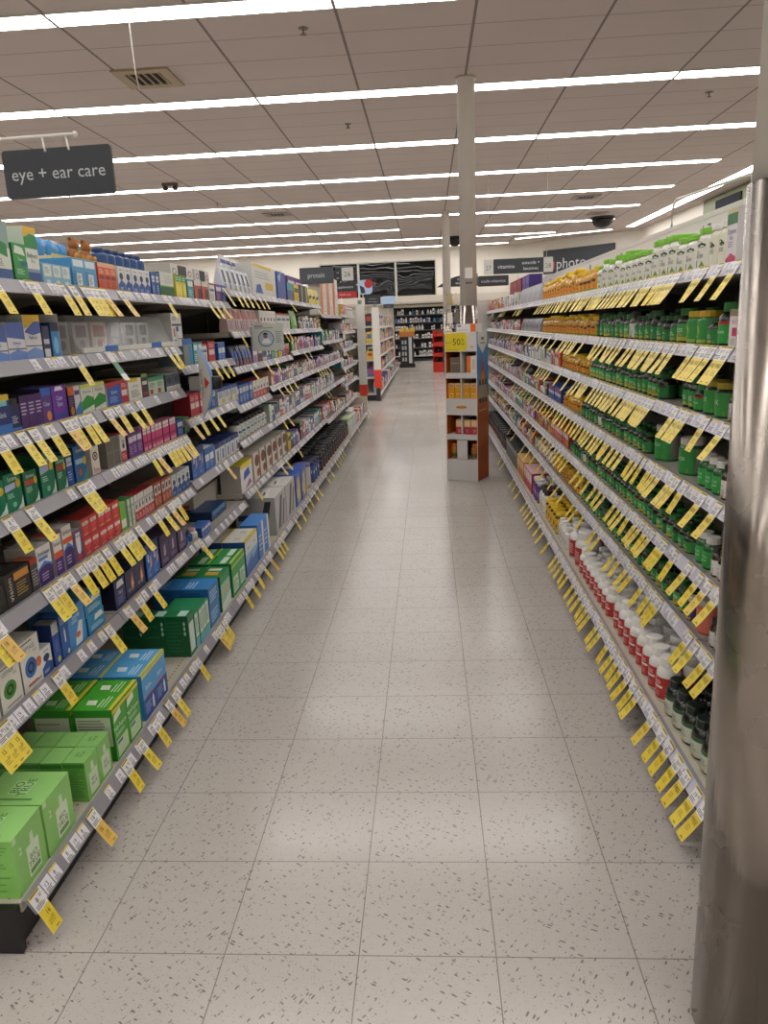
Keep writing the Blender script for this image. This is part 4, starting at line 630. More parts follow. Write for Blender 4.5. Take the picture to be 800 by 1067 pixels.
def bottle(key, w, h, far):
    k = (key, round(w, 3), round(h, 2), far)
    if k in _PM: return _PM[k]
    name, desc, kind, body, cap, lab, back, els = BT[key]; R = w/2*.97; h = k[2]
    R = min(R, h*.48)
    n = 10 if far else 22; bm_ = mat(body, .18, coat=.3); cm = mat(cap, .4); cx = -w/2
    if kind == 'bottle': prof = [(R*.9, 0), (R, .004), (R, h*.64), (R*.93, h*.71), (R*.7, h*.78), (R*.6, h*.8)]; cp = (R*.74, .79, 1); lz = (.07, .57)
    elif kind == 'jar': prof = [(R*.92, 0), (R, .004), (R, h*.74), (R*.9, h*.8), (R*.8, h*.82)]; cp = (R*.93, .82, 1); lz = (.06, .72)
    elif kind == 'tub': prof = [(R*.88, 0), (R*.97, .006), (R, h*.7), (R*.9, h*.8), (R*.8, h*.86)]; cp = (R*.93, .86, 1); lz = (.05, .72)
    elif kind == 'tin': prof = [(R, 0), (R, h*.86), (R*.97, h*.88)]; cp = (R*1.01, .88, 1); lz = (.03, .85)
    else: prof = [(R*.9, 0), (R, .005), (R, h*.86), (R*.8, h*.9)]; cp = (R*.62, .9, 1); lz = (.05, .84)
    A = MB(); A.lathe(prof, bm_, n, cx=cx)
    B = MB() if not far else A
    r = cp[0]; z0, z1 = h*cp[1], h
    if kind != 'can' and not far:   # ribbed cap: alternate radii
        k0 = len(B.v); NN = 28
        pr_ = [(1, z0), (1, z1-.002), (.9, z1)]
        for q, z in pr_:
            for i in range(NN):
                a = 2*math.pi*i/NN; rr = r*q*(1 if i % 2 else .965); B.v.append((cx+rr*math.cos(a), rr*math.sin(a), z))
        for j in range(2):
            for i in range(NN): B.f.append((k0+j*NN+i, k0+j*NN+(i+1) % NN, k0+(j+1)*NN+(i+1) % NN, k0+(j+1)*NN+i)); B.m.append(B.mi(cm)); B.sm.append(False)
        B.f.append(tuple(k0+2*NN+i for i in range(NN))); B.m.append(B.mi(cm)); B.sm.append(False)
        B.f.append(tuple(k0+i for i in reversed(range(NN)))); B.m.append(B.mi(cm)); B.sm.append(False)
    else: B.lathe([(r, z0), (r, z1-.003), (r*.88, z1)], cm, n, cx=cx)
    Lb = MB() if not far else A; e = R+.0006; lm = mat(lab, .4); bk = mat(back, .45)
    Lb.lathe([(e, h*lz[0]), (e, h*lz[1])], lm, n//2+2, cx=cx, a0=-1.45, a1=1.45); Lb.lathe([(e, h*lz[0]), (e, h*lz[1])], bk, n//2+2, cx=cx, a0=1.45, a1=2*math.pi-1.45)
    LH_ = h*(lz[1]-lz[0]); lvl = 0
    for el in els:
        lvl += 1; q = e+.0004+.00015*lvl
        if el[0] == W_ and far: continue
        fn = lambda a, b: (cx+q*math.cos(a/q), q*math.sin(a/q), h*lz[0]+b)
        W = R
        def quad(u0, v0, u1, v1, col):
            ns = max(1, int((u1-u0)*(2 if far else 4)))
            for i in range(ns):
                a, b2 = u0+(u1-u0)*i/ns, u0+(u1-u0)*(i+1)/ns
                Lb.poly([fn(a*W, v0*LH_), fn(b2*W, v0*LH_), fn(b2*W, v1*LH_), fn(a*W, v1*LH_)], col)
        if el[0] == R_: quad(*el[2:6], el[6])
        elif el[0] == P_:
            pts = el[2]; Lb.poly([fn(u*W, v*LH_) if abs(u) < .95 else fn(u*W, v*LH_) for u, v in pts], el[3])
        elif el[0] == O_: Lb.poly([fn((el[2]+el[4]*math.cos(t*math.pi/6))*W, (el[3]+el[5]*math.sin(t*math.pi/6))*LH_) for t in range(12)], el[6])
        elif el[0] == W_: Lb.word(el[5], fn, el[6], el[4]*LH_, el[2]*W, el[3]*LH_, maxw=1.5*W)
        elif el[0] == L_:
            _, _, u0, v0, u1, v1, nn_, col = el; st = (v1-v0)/nn_
            for i in range(nn_): v = v1-(i+.5)*st; quad(u0, v-st*.2, u1, v+st*.2, col)
    if far:
        if len(A.v) == 0: pass
        _PM[k] = [(None, A.mesh(name))]
    else: _PM[k] = [(None, A.mesh(name)), ('cap', B.mesh('cap')), ('label', Lb.mesh('label'))]
    return _PM[k]
def info(key): q = C.get(key) or PCH.get(key) or BT.get(key); return q[0], q[1]
def meshes(key, w, h, d, far):
    if key in C: return carton(key, w, h, d, far)
    if key in PCH: return pouch(key, w, h, d, far)
    return bottle(key, w, h, far)

ROWS=[
('L',0,1.52,-1.085,[('tealhead',1.9,2.04,1,0.155,{'d':0.09}),('greentear',2.05,2.12,1,0.105),('greenyel',2.12,2.19,1,0.155),('skyclear',2.2,2.38,3,0.055),('skybox',2.39,2.57,2,0.09),('orangepk',2.58,2.74,3,0.085),('whiteblue',2.75,3.07,5,0.09),('navycan',2.96,3.42,6,0.185,{'back':0.13}),('bluesm',3.09,3.18,2,0.09),('greenwhite',3.19,3.37,1,0.1),('yelgreen',3.38,3.54,3,0.1),('tealsm',3.56,3.65,1,0.09),('mixred',3.66,3.89,2,0.09),('whitesm',3.91,4.01,1,0.09),('purpsm',4.03,4.15,1,0.09),('bluesm',4.15,4.23,1,0.09),('hangcard',3.64,3.99,1,0.17,{'back':0.1}),('hangcard',4.03,4.3,1,0.17,{'back':0.1})]),
('L',1,1.315,-1.085,[('whiteviolet',1.87,1.96,1,0.09),('whiteviolet',1.96,2.05,1,0.095),('bigyelcorner',2.05,2.14,1,0.12),('violetsm',2.15,2.19,1,0.085),('bluedrop',2.2,2.25,1,0.095),('ekg',3.27,3.42,1,0.14)]),
('L',2,1.135,-1.085,[('navyyel',1.84,1.92,1,0.095),('navyside',1.92,1.97,1,0.07),('blackpurp',1.97,2.09,3,0.085),('purpblue',2.09,2.15,1,0.1),('purple',2.15,2.24,1,0.1),('orangeblk',2.25,2.29,1,0.09),('whitepurp',2.29,2.33,1,0.085),('greenarrow',2.33,2.52,2,0.085),('bluered',2.53,2.65,1,0.08),('redsm',2.65,2.71,1,0.08),('whitegrid',2.72,2.85,1,0.08),('blackgreen',2.86,2.92,1,0.09),('palegreen',2.93,3.11,2,0.075),('greydark',3.13,3.32,2,0.07)]),
('L',3,0.935,-1.085,[('sysgreen',1.74,1.84,1,0.085),('sysgreen',1.84,1.92,1,0.095),('sysgreen2',1.93,2.0,1,0.09),('sysgreen',2.02,2.1,1,0.115),('sysgreen2',2.11,2.17,1,0.105),('bluesm',2.18,2.22,1,0.1),('sysblue',2.23,2.31,1,0.11),('eyewhite',2.35,2.41,1,0.085),('greytray',2.47,2.58,1,0.1),('redwhite',2.59,2.64,1,0.1),('purpsm',2.66,2.8,3,0.085),('magenta',2.81,3.2,9,0.085),('bluesm',3.21,3.29,1,0.075),('greensm',3.31,3.38,1,0.075)]),
('L',4,0.7,-1.085,[('blackside',1.67,1.77,1,0.07),('blackgold',1.77,1.89,1,0.085),('greyred',1.9,1.94,1,0.09),('dome',1.94,2.02,1,0.11),('orangepurp',2.03,2.08,1,0.115),('orangedome',2.09,2.15,1,0.13),('heartpurp',2.16,2.21,1,0.1),('redheart',2.22,2.51,5,0.06,{'stack':2}),('limesm',2.52,2.57,1,0.1),('greenwh',2.58,2.64,2,0.1),('redwhite',2.65,2.85,6,0.105),('redbrown',2.86,3.06,5,0.1),('whiteblue',3.07,3.31,4,0.09)]),
('L',5,0.455,-1.085,[('ringteal',1.56,1.66,1,0.09),('ringgreen',1.67,1.77,1,0.115),('ringblue',1.78,1.88,1,0.14,{'d':0.12}),('whiteblue',1.88,1.94,1,0.08),('deepblue',1.95,1.99,1,0.13),('blueeye',2.0,2.05,1,0.13),('dropblue',2.05,2.16,1,0.13),('tealpair',2.17,2.29,1,0.055,{'stack':2}),('navylogo',2.39,2.48,1,0.095),('navyflame',2.49,2.67,2,0.105),('bluehand',2.69,2.83,2,0.14),('purplehand',2.85,3.17,3,0.13)]),
('L',1,1.225,-1.085,[('greybluebx',3.4,3.53,1,0.12),('tealsm',3.55,3.69,2,0.1),('whitesm',3.69,3.77,1,0.09),('redsm',3.79,3.91,1,0.1),('bluejug',3.97,4.12,2,0.09)]),
('L',2,0.995,-1.085,[('redsm',3.42,3.64,3,0.1),('bluesm',3.67,3.85,2,0.1),('whiteyeltag',3.89,4.3,3,0.09)]),
('L',3,0.715,-1.085,[('bluehand',3.35,3.55,2,0.14),('bluejug',3.56,3.72,2,0.11),('whitepilot',3.75,4.24,5,0.095)]),
('L',4,0.425,-1.085,[('navycan',3.18,3.28,2,0.07),('pillwhite',3.29,3.38,1,0.075),('bluesm',3.4,3.55,3,0.05),('bluetilt',3.71,4.0,1,0.05,{'back':0.04}),('bigwhite',3.77,4.26,1,0.12,{'back':0.15,'d':0.12})]),
('L',0,1.585,-1.085,[('clamwhite',4.19,4.86,6,0.13),('clamtall',4.76,5.3,4,0.24,{'back':0.14}),('whitebig',4.91,5.7,1,0.2,{'d':0.1}),('cobalt',5.74,6.09,1,0.2),('teal',6.13,6.4,1,0.14),('yelsm',6.44,6.69,1,0.14),('blkbook',6.74,7.17,2,0.15),('yelpouch',7.23,7.94,3,0.15),('purpsm',6.85,7.65,2,0.24,{'back':0.12})]),
('L',1,1.365,-1.085,[('pinkpouch',4.23,5.0,6,0.13),('redwhite',5.03,5.58,5,0.13),('whitesm',5.61,6.17,3,0.12),('greenpouch',6.22,6.5,1,0.15),('MIX',6.55,7.92,10,0.11)]),
('L',2,1.17,-1.085,[('navypouch',4.25,4.73,6,0.12),('MIX',4.76,6.05,9,0.1)]),
('L',2,1.195,-1.085,[('MIXP',6.15,7.84,18,0.11)]),
('L',3,0.955,-1.085,[('bluesm',4.26,4.68,5,0.11),('redwhite',4.7,5.18,5,0.11)]),
('L',3,0.995,-1.085,[('MIXP',5.26,9.71,52,0.1)]),
('L',4,0.755,-1.085,[('clearbot',4.28,5.07,8,0.11),('MIXW',5.1,8.88,38,0.12)]),
('L',5,0.46,-1.085,[('yelstar',4.2,4.5,1,0.16),('ovalwhite',4.55,5.68,6,0.17),('MIX',5.73,8.74,26,0.13)]),
('L',0,1.5,-1.085,[('orangestack',8.05,9.63,3,0.14,{'stack':3})]),
('L',1,1.23,-1.085,[('MIX',8.0,9.61,16,0.12)]),
('L',2,0.995,-1.085,[('MIXR',7.9,7.97,1,0.1)]),
('L',0,1.52,-1.085,[('MIXR',9.97,10.56,8,0.13),('whitesm',10.69,11.48,8,0.12)]),
('L',1,1.31,-1.085,[('MIX',9.81,11.42,19,0.1)]),
('L',2,1.09,-1.085,[('MIX',9.7,11.3,19,0.1)]),
('L',3,0.865,-1.085,[('MIX',9.59,11.18,19,0.1)]),
('L',4,0.65,-1.085,[('MIX',9.49,11.07,19,0.1)]),
('L',5,0.4,-1.085,[('MIX',9.36,10.93,19,0.1)]),
('L',4,0.42,-1.085,[('MIX',8.72,9.32,8,0.12)]),
('L',6,0.125,-0.961,[('pale2',1.43,1.56,1,0.155,{'d':0.17}),('pale2',1.56,1.71,1,0.155,{'d':0.17}),('pale1',1.79,1.96,2,0.125,{'d':0.06,'rows':4}),('limebox',1.99,2.19,2,0.172,{'d':0.12,'rows':2}),('skysol',2.23,2.45,2,0.16,{'d':0.13,'rows':2}),('darkgreen',2.73,2.8,1,0.17,{'d':0.085,'rows':3}),('thingreen',2.81,3.0,4,0.15,{'d':0.14}),('blueblock',3.01,3.17,1,0.09,{'d':0.12,'stack':2,'rows':2}),('greensol',3.2,3.37,1,0.17,{'d':0.1,'rows':2}),('greensol2',3.4,3.66,2,0.17,{'d':0.1,'rows':2}),('whiteyelblue',3.7,3.98,2,0.19,{'d':0.12,'rows':2}),('talblue',4.0,4.28,2,0.2,{'d':0.1}),('greycase',4.5,5.2,2,0.24,{'d':0.25}),('cobaltyel',5.25,5.7,2,0.235,{'d':0.25}),('browntin',5.85,6.01,1,0.2),('bluetin',6.1,6.5,3,0.17),('blacktub',6.6,9.0,14,0.17,{'rows':2}),('limejar',9.1,9.5,3,0.17),('whitejug',9.55,10.0,3,0.22),('MIX',10.05,11.3,11,0.15)]),
('R',0,1.49,0.815,[('talltub',2.15,2.22,1,0.135),('creamtub',2.24,2.39,2,0.115),('limetub',2.4,3.54,12,0.12),('limetub',3.56,3.9,3,0.125),('yelgum',3.94,5.66,17,0.13),('clearhook',5.75,6.99,9,0.13),('MIXW',7.07,8.27,9,0.12),('MIXR',8.37,10.4,16,0.12),('redbox',7.94,9.04,3,0.145,{'back':0.13,'stack':2}),('violetbox',7.35,7.87,2,0.145,{'back':0.13,'stack':2}),('limetub',3.08,3.9,5,0.16,{'back':0.12})]),
('R',1,1.272,0.815,[('pinkcarton',2.1,2.17,1,0.095),('redband',2.19,2.29,1,0.12),('greenbot',2.29,2.35,1,0.075),('yeljar',2.36,2.55,2,0.1),('greenbot',2.56,3.87,17,0.1),('yelgum',3.91,5.64,18,0.1),('clearbag',5.74,6.85,9,0.1),('MIX',6.92,10.4,34,0.1)]),
('R',2,1.072,0.815,[('whitelab',2.1,2.16,1,0.09),('greenjar',2.18,2.37,2,0.1),('greenbot',2.37,2.55,3,0.095),('greenbot',2.75,3.98,18,0.09),('yelgum',4.01,4.82,10,0.09),('MIXR',4.85,5.19,5,0.1),('MIXW',5.23,6.84,18,0.1),('MIXP',6.91,10.4,34,0.09)]),
('R',3,0.85,0.815,[('whitelab',2.12,2.17,1,0.1),('whitecapgreen',2.18,2.37,3,0.1),('greyjar',2.43,2.62,1,0.115),('greyjar',2.69,2.9,1,0.13),('greenbot',2.91,4.21,18,0.08),('yelgum',4.24,4.76,6,0.09),('bluesmR',4.8,5.3,6,0.09),('MIX',5.34,10.4,52,0.09)]),
('R',4,0.61,0.815,[('whitelab',2.12,2.2,2,0.09),('whitecapgreen',2.22,2.35,2,0.095),('greenbot',2.39,4.48,34,0.08),('redboxR',4.51,5.2,9,0.09),('MIXR',5.24,5.91,9,0.09),('MIXP',5.96,10.4,44,0.09)]),
('R',5,0.395,0.815,[('whitelab',2.1,2.18,2,0.085),('salmonjar',2.21,2.34,1,0.11),('navyjar',2.35,2.4,1,0.08),('greenbot',2.41,4.16,27,0.085),('yelgum',4.19,5.1,11,0.09),('MIXW',5.14,6.01,11,0.09),('MIX',6.06,10.4,44,0.09)]),
('R',6,0.14,0.715,[('blackcap',1.62,2.26,8,0.12,{'rows':3}),('whitered',2.28,2.95,8,0.15,{'rows':3}),('whitered',3.0,3.65,8,0.13,{'rows':3}),('bigwhitered',3.66,3.96,2,0.18,{'rows':2}),('whiteplain',4.0,4.28,4,0.12,{'rows':3}),('yelcap',4.3,4.75,5,0.13,{'rows':2}),('whiteblk',4.8,5.05,3,0.15,{'rows':2}),('purpjar',5.08,5.35,3,0.15,{'rows':2}),('redcarton',5.4,5.8,4,0.15,{'rows':2}),('orangecarton',5.85,6.3,4,0.15,{'rows':2}),('greycrate',6.35,7.2,5,0.15,{'rows':2}),('blacktub',7.3,9.4,14,0.16)])]
TAGS=[
('L',0,1.52,-1.07,[1.89,2.07,2.25,2.32,2.4,2.43,2.47,2.51,2.54,2.69,3.16,3.77,3.89,4.01]),
('L',0,1.585,-1.07,[4.13,4.34,4.47,4.61,4.76,4.92,5.07,6.05,7.5]),
('L',1,1.315,-1.07,[2.28,3.1,3.18]),
('L',1,1.225,-1.07,[3.77,3.88,4.01]),
('L',1,1.365,-1.07,[4.37,5.72,5.88]),
('L',1,1.23,-1.07,[8.79,9.17]),
('L',2,1.135,-1.07,[1.8,1.91,1.97,2.06,2.16,2.2,2.27,2.32,2.45,2.54,2.64,2.74]),
('L',2,0.995,-1.07,[3.32,3.45,3.59,3.72]),
('L',2,1.17,-1.07,[4.54,5.0,5.32]),
('L',2,1.195,-1.07,[6.54,6.8]),
('L',3,0.935,-1.07,[1.79,1.9,2.2,2.24,2.79,2.85,2.97,3.02,3.07,3.12,3.17,3.23]),
('L',3,0.715,-1.07,[3.81]),
('L',3,0.955,-1.07,[]),
('L',3,0.995,-1.07,[5.32,5.54,5.73,5.94,7.31,7.47,7.64,7.82,8.01]),
('L',4,0.7,-1.07,[1.63,1.66,1.92,1.97,2.04,2.12,2.19,2.25,2.31,2.41,2.47,2.52,2.59,2.78,2.86,2.94,3.02]),
('L',4,0.755,-1.07,[5.41,5.6,7.75,7.94]),
('L',5,0.455,-1.07,[1.57,1.6,1.63,1.9,2.25,2.42,2.52,2.65,3.27]),
('L',5,0.46,-1.07,[4.43,5.22,5.41,5.95]),
('L',6,0.125,-0.945,[1.44,1.74,1.98,2.1,2.23,2.36,2.43,2.71,3.0,3.05,3.11,3.49,3.64,3.77,3.92,4.09,4.29,4.38,4.47,4.96,5.19,5.41,5.59,5.84,6.0,6.53,6.8,7.24,7.39,7.56,7.73,7.91,8.61,9.7,10.92,11.28,11.65]),
('L',0,1.52,-1.07,[10.06,10.55,11.08]),
('L',1,1.31,-1.07,[9.84,10.19,10.7]),
('L',2,1.09,-1.07,[9.85,10.33,10.86]),
('L',3,0.865,-1.07,[9.62,9.97,10.47]),
('R',0,1.49,0.8,[2.07,2.19,2.3,2.34,2.53,2.57,2.61,2.66,2.7,2.75,2.8,2.85,2.9,2.96,3.02,3.08,3.14,3.2,3.27,3.34,3.41,3.49,3.56,3.62,3.67,3.73,3.79,3.85,3.92,3.98,4.05,4.12,4.19,4.27,4.35,4.43,4.51,4.6,4.7,4.79,4.89,5.0,5.1,5.22,5.34,5.46,6.34,6.46,6.59,6.73,7.74,7.93,8.12,9.0,9.25]),
('R',1,1.272,0.8,[2.09,2.13,2.2,2.25,2.29,2.35,2.53,2.59,2.67,2.73,2.79,2.85,2.91,2.98,3.05,3.17,3.24,3.31,3.39,3.47,3.56,3.65,3.93,4.1,4.17,4.25,4.33,4.41,4.49,4.75,5.0,5.28,5.45,5.68,5.94,6.59,6.8,7.02,7.26,7.52,7.8,8.1,8.41,8.77]),
('R',2,1.072,0.8,[2.08,2.22,2.38,2.43,2.49,2.75,2.79,2.84,2.88,2.93,2.98,3.03,3.08,3.17,3.23,3.29,3.36,3.43,3.5,3.57,3.65,3.8,3.86,3.93,4.0,4.08,4.29,4.6,4.94,5.06,5.18,5.3,5.44,5.93,6.27,6.93,7.09,7.27,7.46,7.66,7.86,8.08,8.3,8.55]),
('R',3,0.85,0.8,[2.09,2.21,2.37,2.44,2.49,2.6,2.66,2.72,2.82,2.88,2.95,3.09,3.17,3.25,3.34,3.4,3.47,3.54,3.61,3.69,3.77,3.85,3.93,4.02,4.12,4.22,4.33,4.43,4.54,4.65,4.77,4.9,5.03,5.17,5.31,5.47,5.71,5.85,6.01,6.17,6.34,6.52,6.72,6.93,7.75,8.04,8.34]),
('R',4,0.61,0.8,[2.04,2.12,2.19,2.29,2.42,2.53,2.57,2.68,2.74,2.81,2.87,2.98,3.05,3.12,3.2,3.38,3.47,3.57,3.72,3.86,3.98,4.3,4.4,4.5,4.61,4.72,4.84,4.96,5.09,5.23,5.59,5.8,6.13,6.37,6.92,7.23,7.57,7.94,8.35,8.8]),
('R',5,0.395,0.8,[2.03,2.09,2.19,2.25,2.55,2.6,2.66,2.75,2.9,2.97,3.09,3.17,3.46,3.56,3.85,4.01,4.11,4.41,4.6,4.81,5.13,5.35,5.68,5.95,6.24,6.92,7.31]),
('R',6,0.14,0.69,[1.75,1.81,1.89,1.96,2.04,2.11,2.21,2.37,2.43,2.5,2.58,2.65,2.71,2.8,2.92,2.99,3.12,3.19,3.26,3.34,3.42,3.51,3.65,3.73,3.82,3.9,3.99,4.25,4.47,4.62,4.79,4.9,5.02,5.14,5.26,5.65,5.9,6.09,6.86,7.13])]


ROWN = ['top shelf', '2nd shelf', '3rd shelf', '4th shelf', '5th shelf', '6th shelf', 'bottom deck']
SIDE = {'L': 'eye care side', 'R': 'vitamin side'}
def plural(nm): nm = nm.replace('_', ' '); return nm + ('es' if nm.endswith('x') else 's')
items = []; cnt = {}
for side, ri, z, X, runs in ROWS:
    s = 1 if side == 'L' else -1; rz = 0 if side == 'L' else math.pi
    for run in runs:
        key, y0, y1, n, h = run[:5]; op = run[5] if len(run) > 5 else {}
        pitch = (y1-y0)/n
        for i in range(n):
            kk = rnd.choice(MIX[key]) if key in MIX else key
            if key == 'greenbot':
                g_n = rnd.random(); kk = 'greenbot' if g_n < .5 else 'greenbotb' if g_n < .72 else 'greenbotc' if g_n < .93 else 'whitelab' if g_n < .96 else 'redband'
            y = y0 + (i+.5)*pitch; w_ = pitch*.93 if kk in BT else pitch*.965
            hh = h * (rnd.uniform(.8, 1.05) if key in MIX else 1)
            if kk in BT: w_ = min(w_, hh*.75); d = w_
            else: d = op.get('d', min(.12, max(.05, w_*1.2)))
            rows_ = op.get('rows', 1)
            if key == 'greenbot' and ri >= 1 and y < 3.9: rows_ = 2
            if key == 'greenbot': hh *= rnd.choice([.86, .95, 1, 1.08])
            if key in ('limetub', 'yelgum'): hh *= rnd.choice([.88, .95, 1, 1.06])
            for rr in range(rows_):
                for st in range(op.get('stack', 1)):
                    xo = op.get('back', 0) + rr*(d+.004) + (0 if kk in C else 0) + rnd.uniform(0, .004)
                    layer = 'back' if 'back' in op else ('front' if rr == 0 else '%s row' % ordn(rr+1))
                    items.append(dict(key=kk, side=side, ri=ri, x=X - s*xo, y=y + (rnd.uniform(-.001, .001)), z=z-.0038+st*(round(hh, 2)+.0006)+ .0002, w=w_, h=hh, d=d, rz=rz+(rnd.uniform(-.03, .03) if w_ < .1 and kk in BT else 0), lay=layer, st=st))
items.sort(key=lambda q: (q['side'], q['ri'], q['y']))
bykind = {}
for q in items: bykind.setdefault(info(q['key'])[0], []).append(q)
rest = []
for nm, qs in bykind.items():
    qs.sort(key=lambda q: -q['h']*q['w']/(q['y']**2))
    for q in qs[300:]: q['skip'] = True; rest.append((nm, q))
for q in items:
    nm, desc = info(q['key']); rn = ROWN[q['ri']]
    ck = (q['side'], q['ri'], q['lay'], q['st']); cnt[ck] = cnt.get(ck, 0)+1
    if q.get('skip'): continue
    far = q['y'] > (4.3 if q['side'] == 'R' else 4.6) or q['lay'] not in ('front', 'back')
    ms = meshes(q['key'], q['w'], q['h'], q['d'], far)
    o = put(nm, ms[0][1], None, (q['x'], q['y'], q['z']), q['rz'])
    place = '%s along %s' % (ordn(cnt[ck]), rn)
    if q['lay'] == 'back': place += ' behind'
    elif q['lay'] != 'front': place += ' ' + q['lay']
    if q['st']: place += ' middle layer' if q['key'] == 'orangestack' and q['st'] == 1 else ' upper layer'
    for cut in (None, ' with ', ' and ', ' seen ', ' showing '):
        if cut: desc = desc.split(cut)[0]
        lb = '%s, %s, %s' % (desc, place, SIDE[q['side']])
        if len(lb.split()) <= 16: break
    o['label'] = lb; o['category'] = nm.replace('_', ' ').split()[-1]; o['group'] = '%s on the %s, %s' % (plural(nm), rn, SIDE[q['side']])
    for pn, me in ms[1:]:
        put(pn, me, o)
# what is past three hundred of a kind: one mass per kind
def mass(name, lst, label, cat):
    me = bpy.data.meshes.new(name); bm = bmesh.new(); mats = []
    for src, Mx in lst:
        k0 = len(bm.faces); t_ = src.copy(); t_.transform(Mx); mp_ = []
        for mm in src.materials:
            if mm not in mats: mats.append(mm)
            mp_.append(mats.index(mm))
        for pl in t_.polygons: pl.material_index = mp_[pl.material_index]
        bm.from_mesh(t_); bpy.data.meshes.remove(t_)
    bm.to_mesh(me); bm.free()
    for mm in mats: me.materials.append(mm)
    o = put(name, me); tag(o, label, cat, None, 'stuff'); return o
gr = {}
for nm, q in rest: gr.setdefault(nm, []).append((meshes(q['key'], q['w'], q['h'], q['d'], True)[0][1], Matrix.Translation((q['x'], q['y'], q['z'])) @ Matrix.Rotation(q['rz'], 4, 'Z')))
for nm, lst in gr.items(): mass('distant_' + nm, lst, 'mass of small far-off %ss along the distant shelves' % nm.replace('_', ' '), nm.replace('_', ' ').split()[-1])

# ---------------------------------------------------------------- sale tags hanging from the strips
def tag_mesh(i, side, far):
    r = random.Random(i*3+(side == 'R')); b = MB(); W = .044; Ln = .106 if side == 'L' else .112; cut = .042; cv = r.choice([0, .6, 1.1, -.5])
    ye = mat((['#e6cc3c', '#e8cf45', '#e9d24c', '#e6cc3c', '#e4c94a', '#e2b85a' if side == 'L' else '#e6c93a'][i]), .4); wh = mat('#e4e2e2', .4)
    S = lambda a, c_, e=0: slope(a, c_, .0042+e, cv)
    segs = [0, -cut, -cut-(Ln-cut)/3, -cut-(Ln-cut)*2/3, -Ln]
    for j in range(4):
        m = wh if j == 0 else ye
        b.poly([S(-W/2, segs[j]), S(-W/2, segs[j+1]), S(W/2, segs[j+1]), S(W/2, segs[j])], m); b.poly([S(W/2, segs[j], -.0005), S(W/2, segs[j+1], -.0005), S(-W/2, segs[j+1], -.0005), S(-W/2, segs[j], -.0005)], mat('#d9d6cc', .5))
    for a0_, a1_ in ((-W/2, -W/2), (W/2, W/2)):
        for j in range(4): b.poly([S(a0_, segs[j], -.0005), S(a0_, segs[j+1], -.0005), S(a0_, segs[j+1]), S(a0_, segs[j])], wh)
    def rc(a, c0, a1, c1, m, e=.0004): b.poly([S(a, c0, e), S(a, c1, e), S(a1, c1, e), S(a1, c0, e)], m)
    rc(-W/2, 0, W/2, -.006, YEL); rc(-W/2+.004, -.0015, W/2-.004, -.0045, '#6b5c1c', .0006)
    if far: rc(-.012, -.012, .008, -.022, INK); rc(-.01, -.055, .01, -.066, '#4a3f14'); return b.mesh('sale_tag')
    digits(b, lambda a, c_: S(a, c_, .0006), -.003, -.018, .013, r, .02)
    for j in range(3): rc(-W/2+.004, -.028-j*.004, .006+r.random()*.01, -.0296-j*.004, INK, .0006)
    rc(.008, -.012, W/2-.004, -.0135, INK, .0006); rc(.008, -.016, W/2-.006, -.0175, INK, .0006)
    if side == 'R': b.word('FREE', lambda a, c_: S(a, c_, .0006), mat('#3b3312', .6), .012, 0, -.057, maxw=.032)
    else: digits(b, lambda a, c_: S(a, c_, .0006), r.choice([-.006, .005]), -.056, .012, r, .022, mat('#4a3f14', .6)); digits(b, lambda a, c_: S(a, c_, .0006), .006, -.072, .008, r, .018, mat('#4a3f14', .6))
    for j in range(3): rc(-.012, -.074-j*.005, .004+r.random()*.01, -.0755-j*.005, '#8a7a2c', .0006)
    rc(-.002, -Ln+.008, .012, -Ln+.005, '#8a7a2c', .0006)
    return b.mesh('sale_tag')
TM = {(s_, i, f): tag_mesh(i, s_, f) for s_ in 'LR' for i in range(6) for f in (False, True)}
tl = []
for side, ri, z, X, ys in TAGS:
    for y in ys: tl.append((side, ri, z, X, y))
near_ = set(sorted(range(len(tl)), key=lambda i: tl[i][4])[:300]); cnt = {}; far_t = []
for i in sorted(range(len(tl)), key=lambda i: tl[i][4]):
    side, ri, z, X, y = tl[i]; rz = 0 if side == 'L' else math.pi; v = rnd.randrange(6); ro = rnd.uniform(-.03, .03)
    if i in near_:
        k = (side, ri); cnt[k] = cnt.get(k, 0)+1
        me = TM[(side, v, y > 4.5)]
        o = put('sale_tag', me, None, (X, y, z-.001), rz+ro)
        tag(o, '%s sale tag, %s along the edge of the %s, %s' % ('yellow' , ordn(cnt[k]), ROWN[ri], SIDE[side]), 'tag', 'yellow sale tags on the %s edge, %s' % (ROWN[ri], SIDE[side]))
    else: far_t.append((TM[(side, v, True)], Matrix.Translation((X, y, z-.001)) @ Matrix.Rotation(rz+ro, 4, 'Z')))
if far_t: mass('distant_sale_tags', far_t, 'far-off yellow sale tags along the distant shelf edges', 'tag')
tm = MB(); S = lambda a, c_, e=0: slope(a, c_, .0042+e, .3)
for j, (c0, c1, m) in enumerate(((0, -.04, '#e4e2e2'), (-.04, -.085, '#4c8a68'), (-.085, -.11, '#e4e2e2'))): tm.poly([S(-.022, c0), S(-.022, c1), S(.022, c1), S(.022, c0)], m); tm.poly([S(.022, c0, -.0005), S(.022, c1, -.0005), S(-.022, c1, -.0005), S(-.022, c0, -.0005)], m)

o = tm.obj('sale_tag', None, (-1.07, 2.53, 1.314)); tag(o, 'green and white tag hanging below the clear locked case', 'tag')

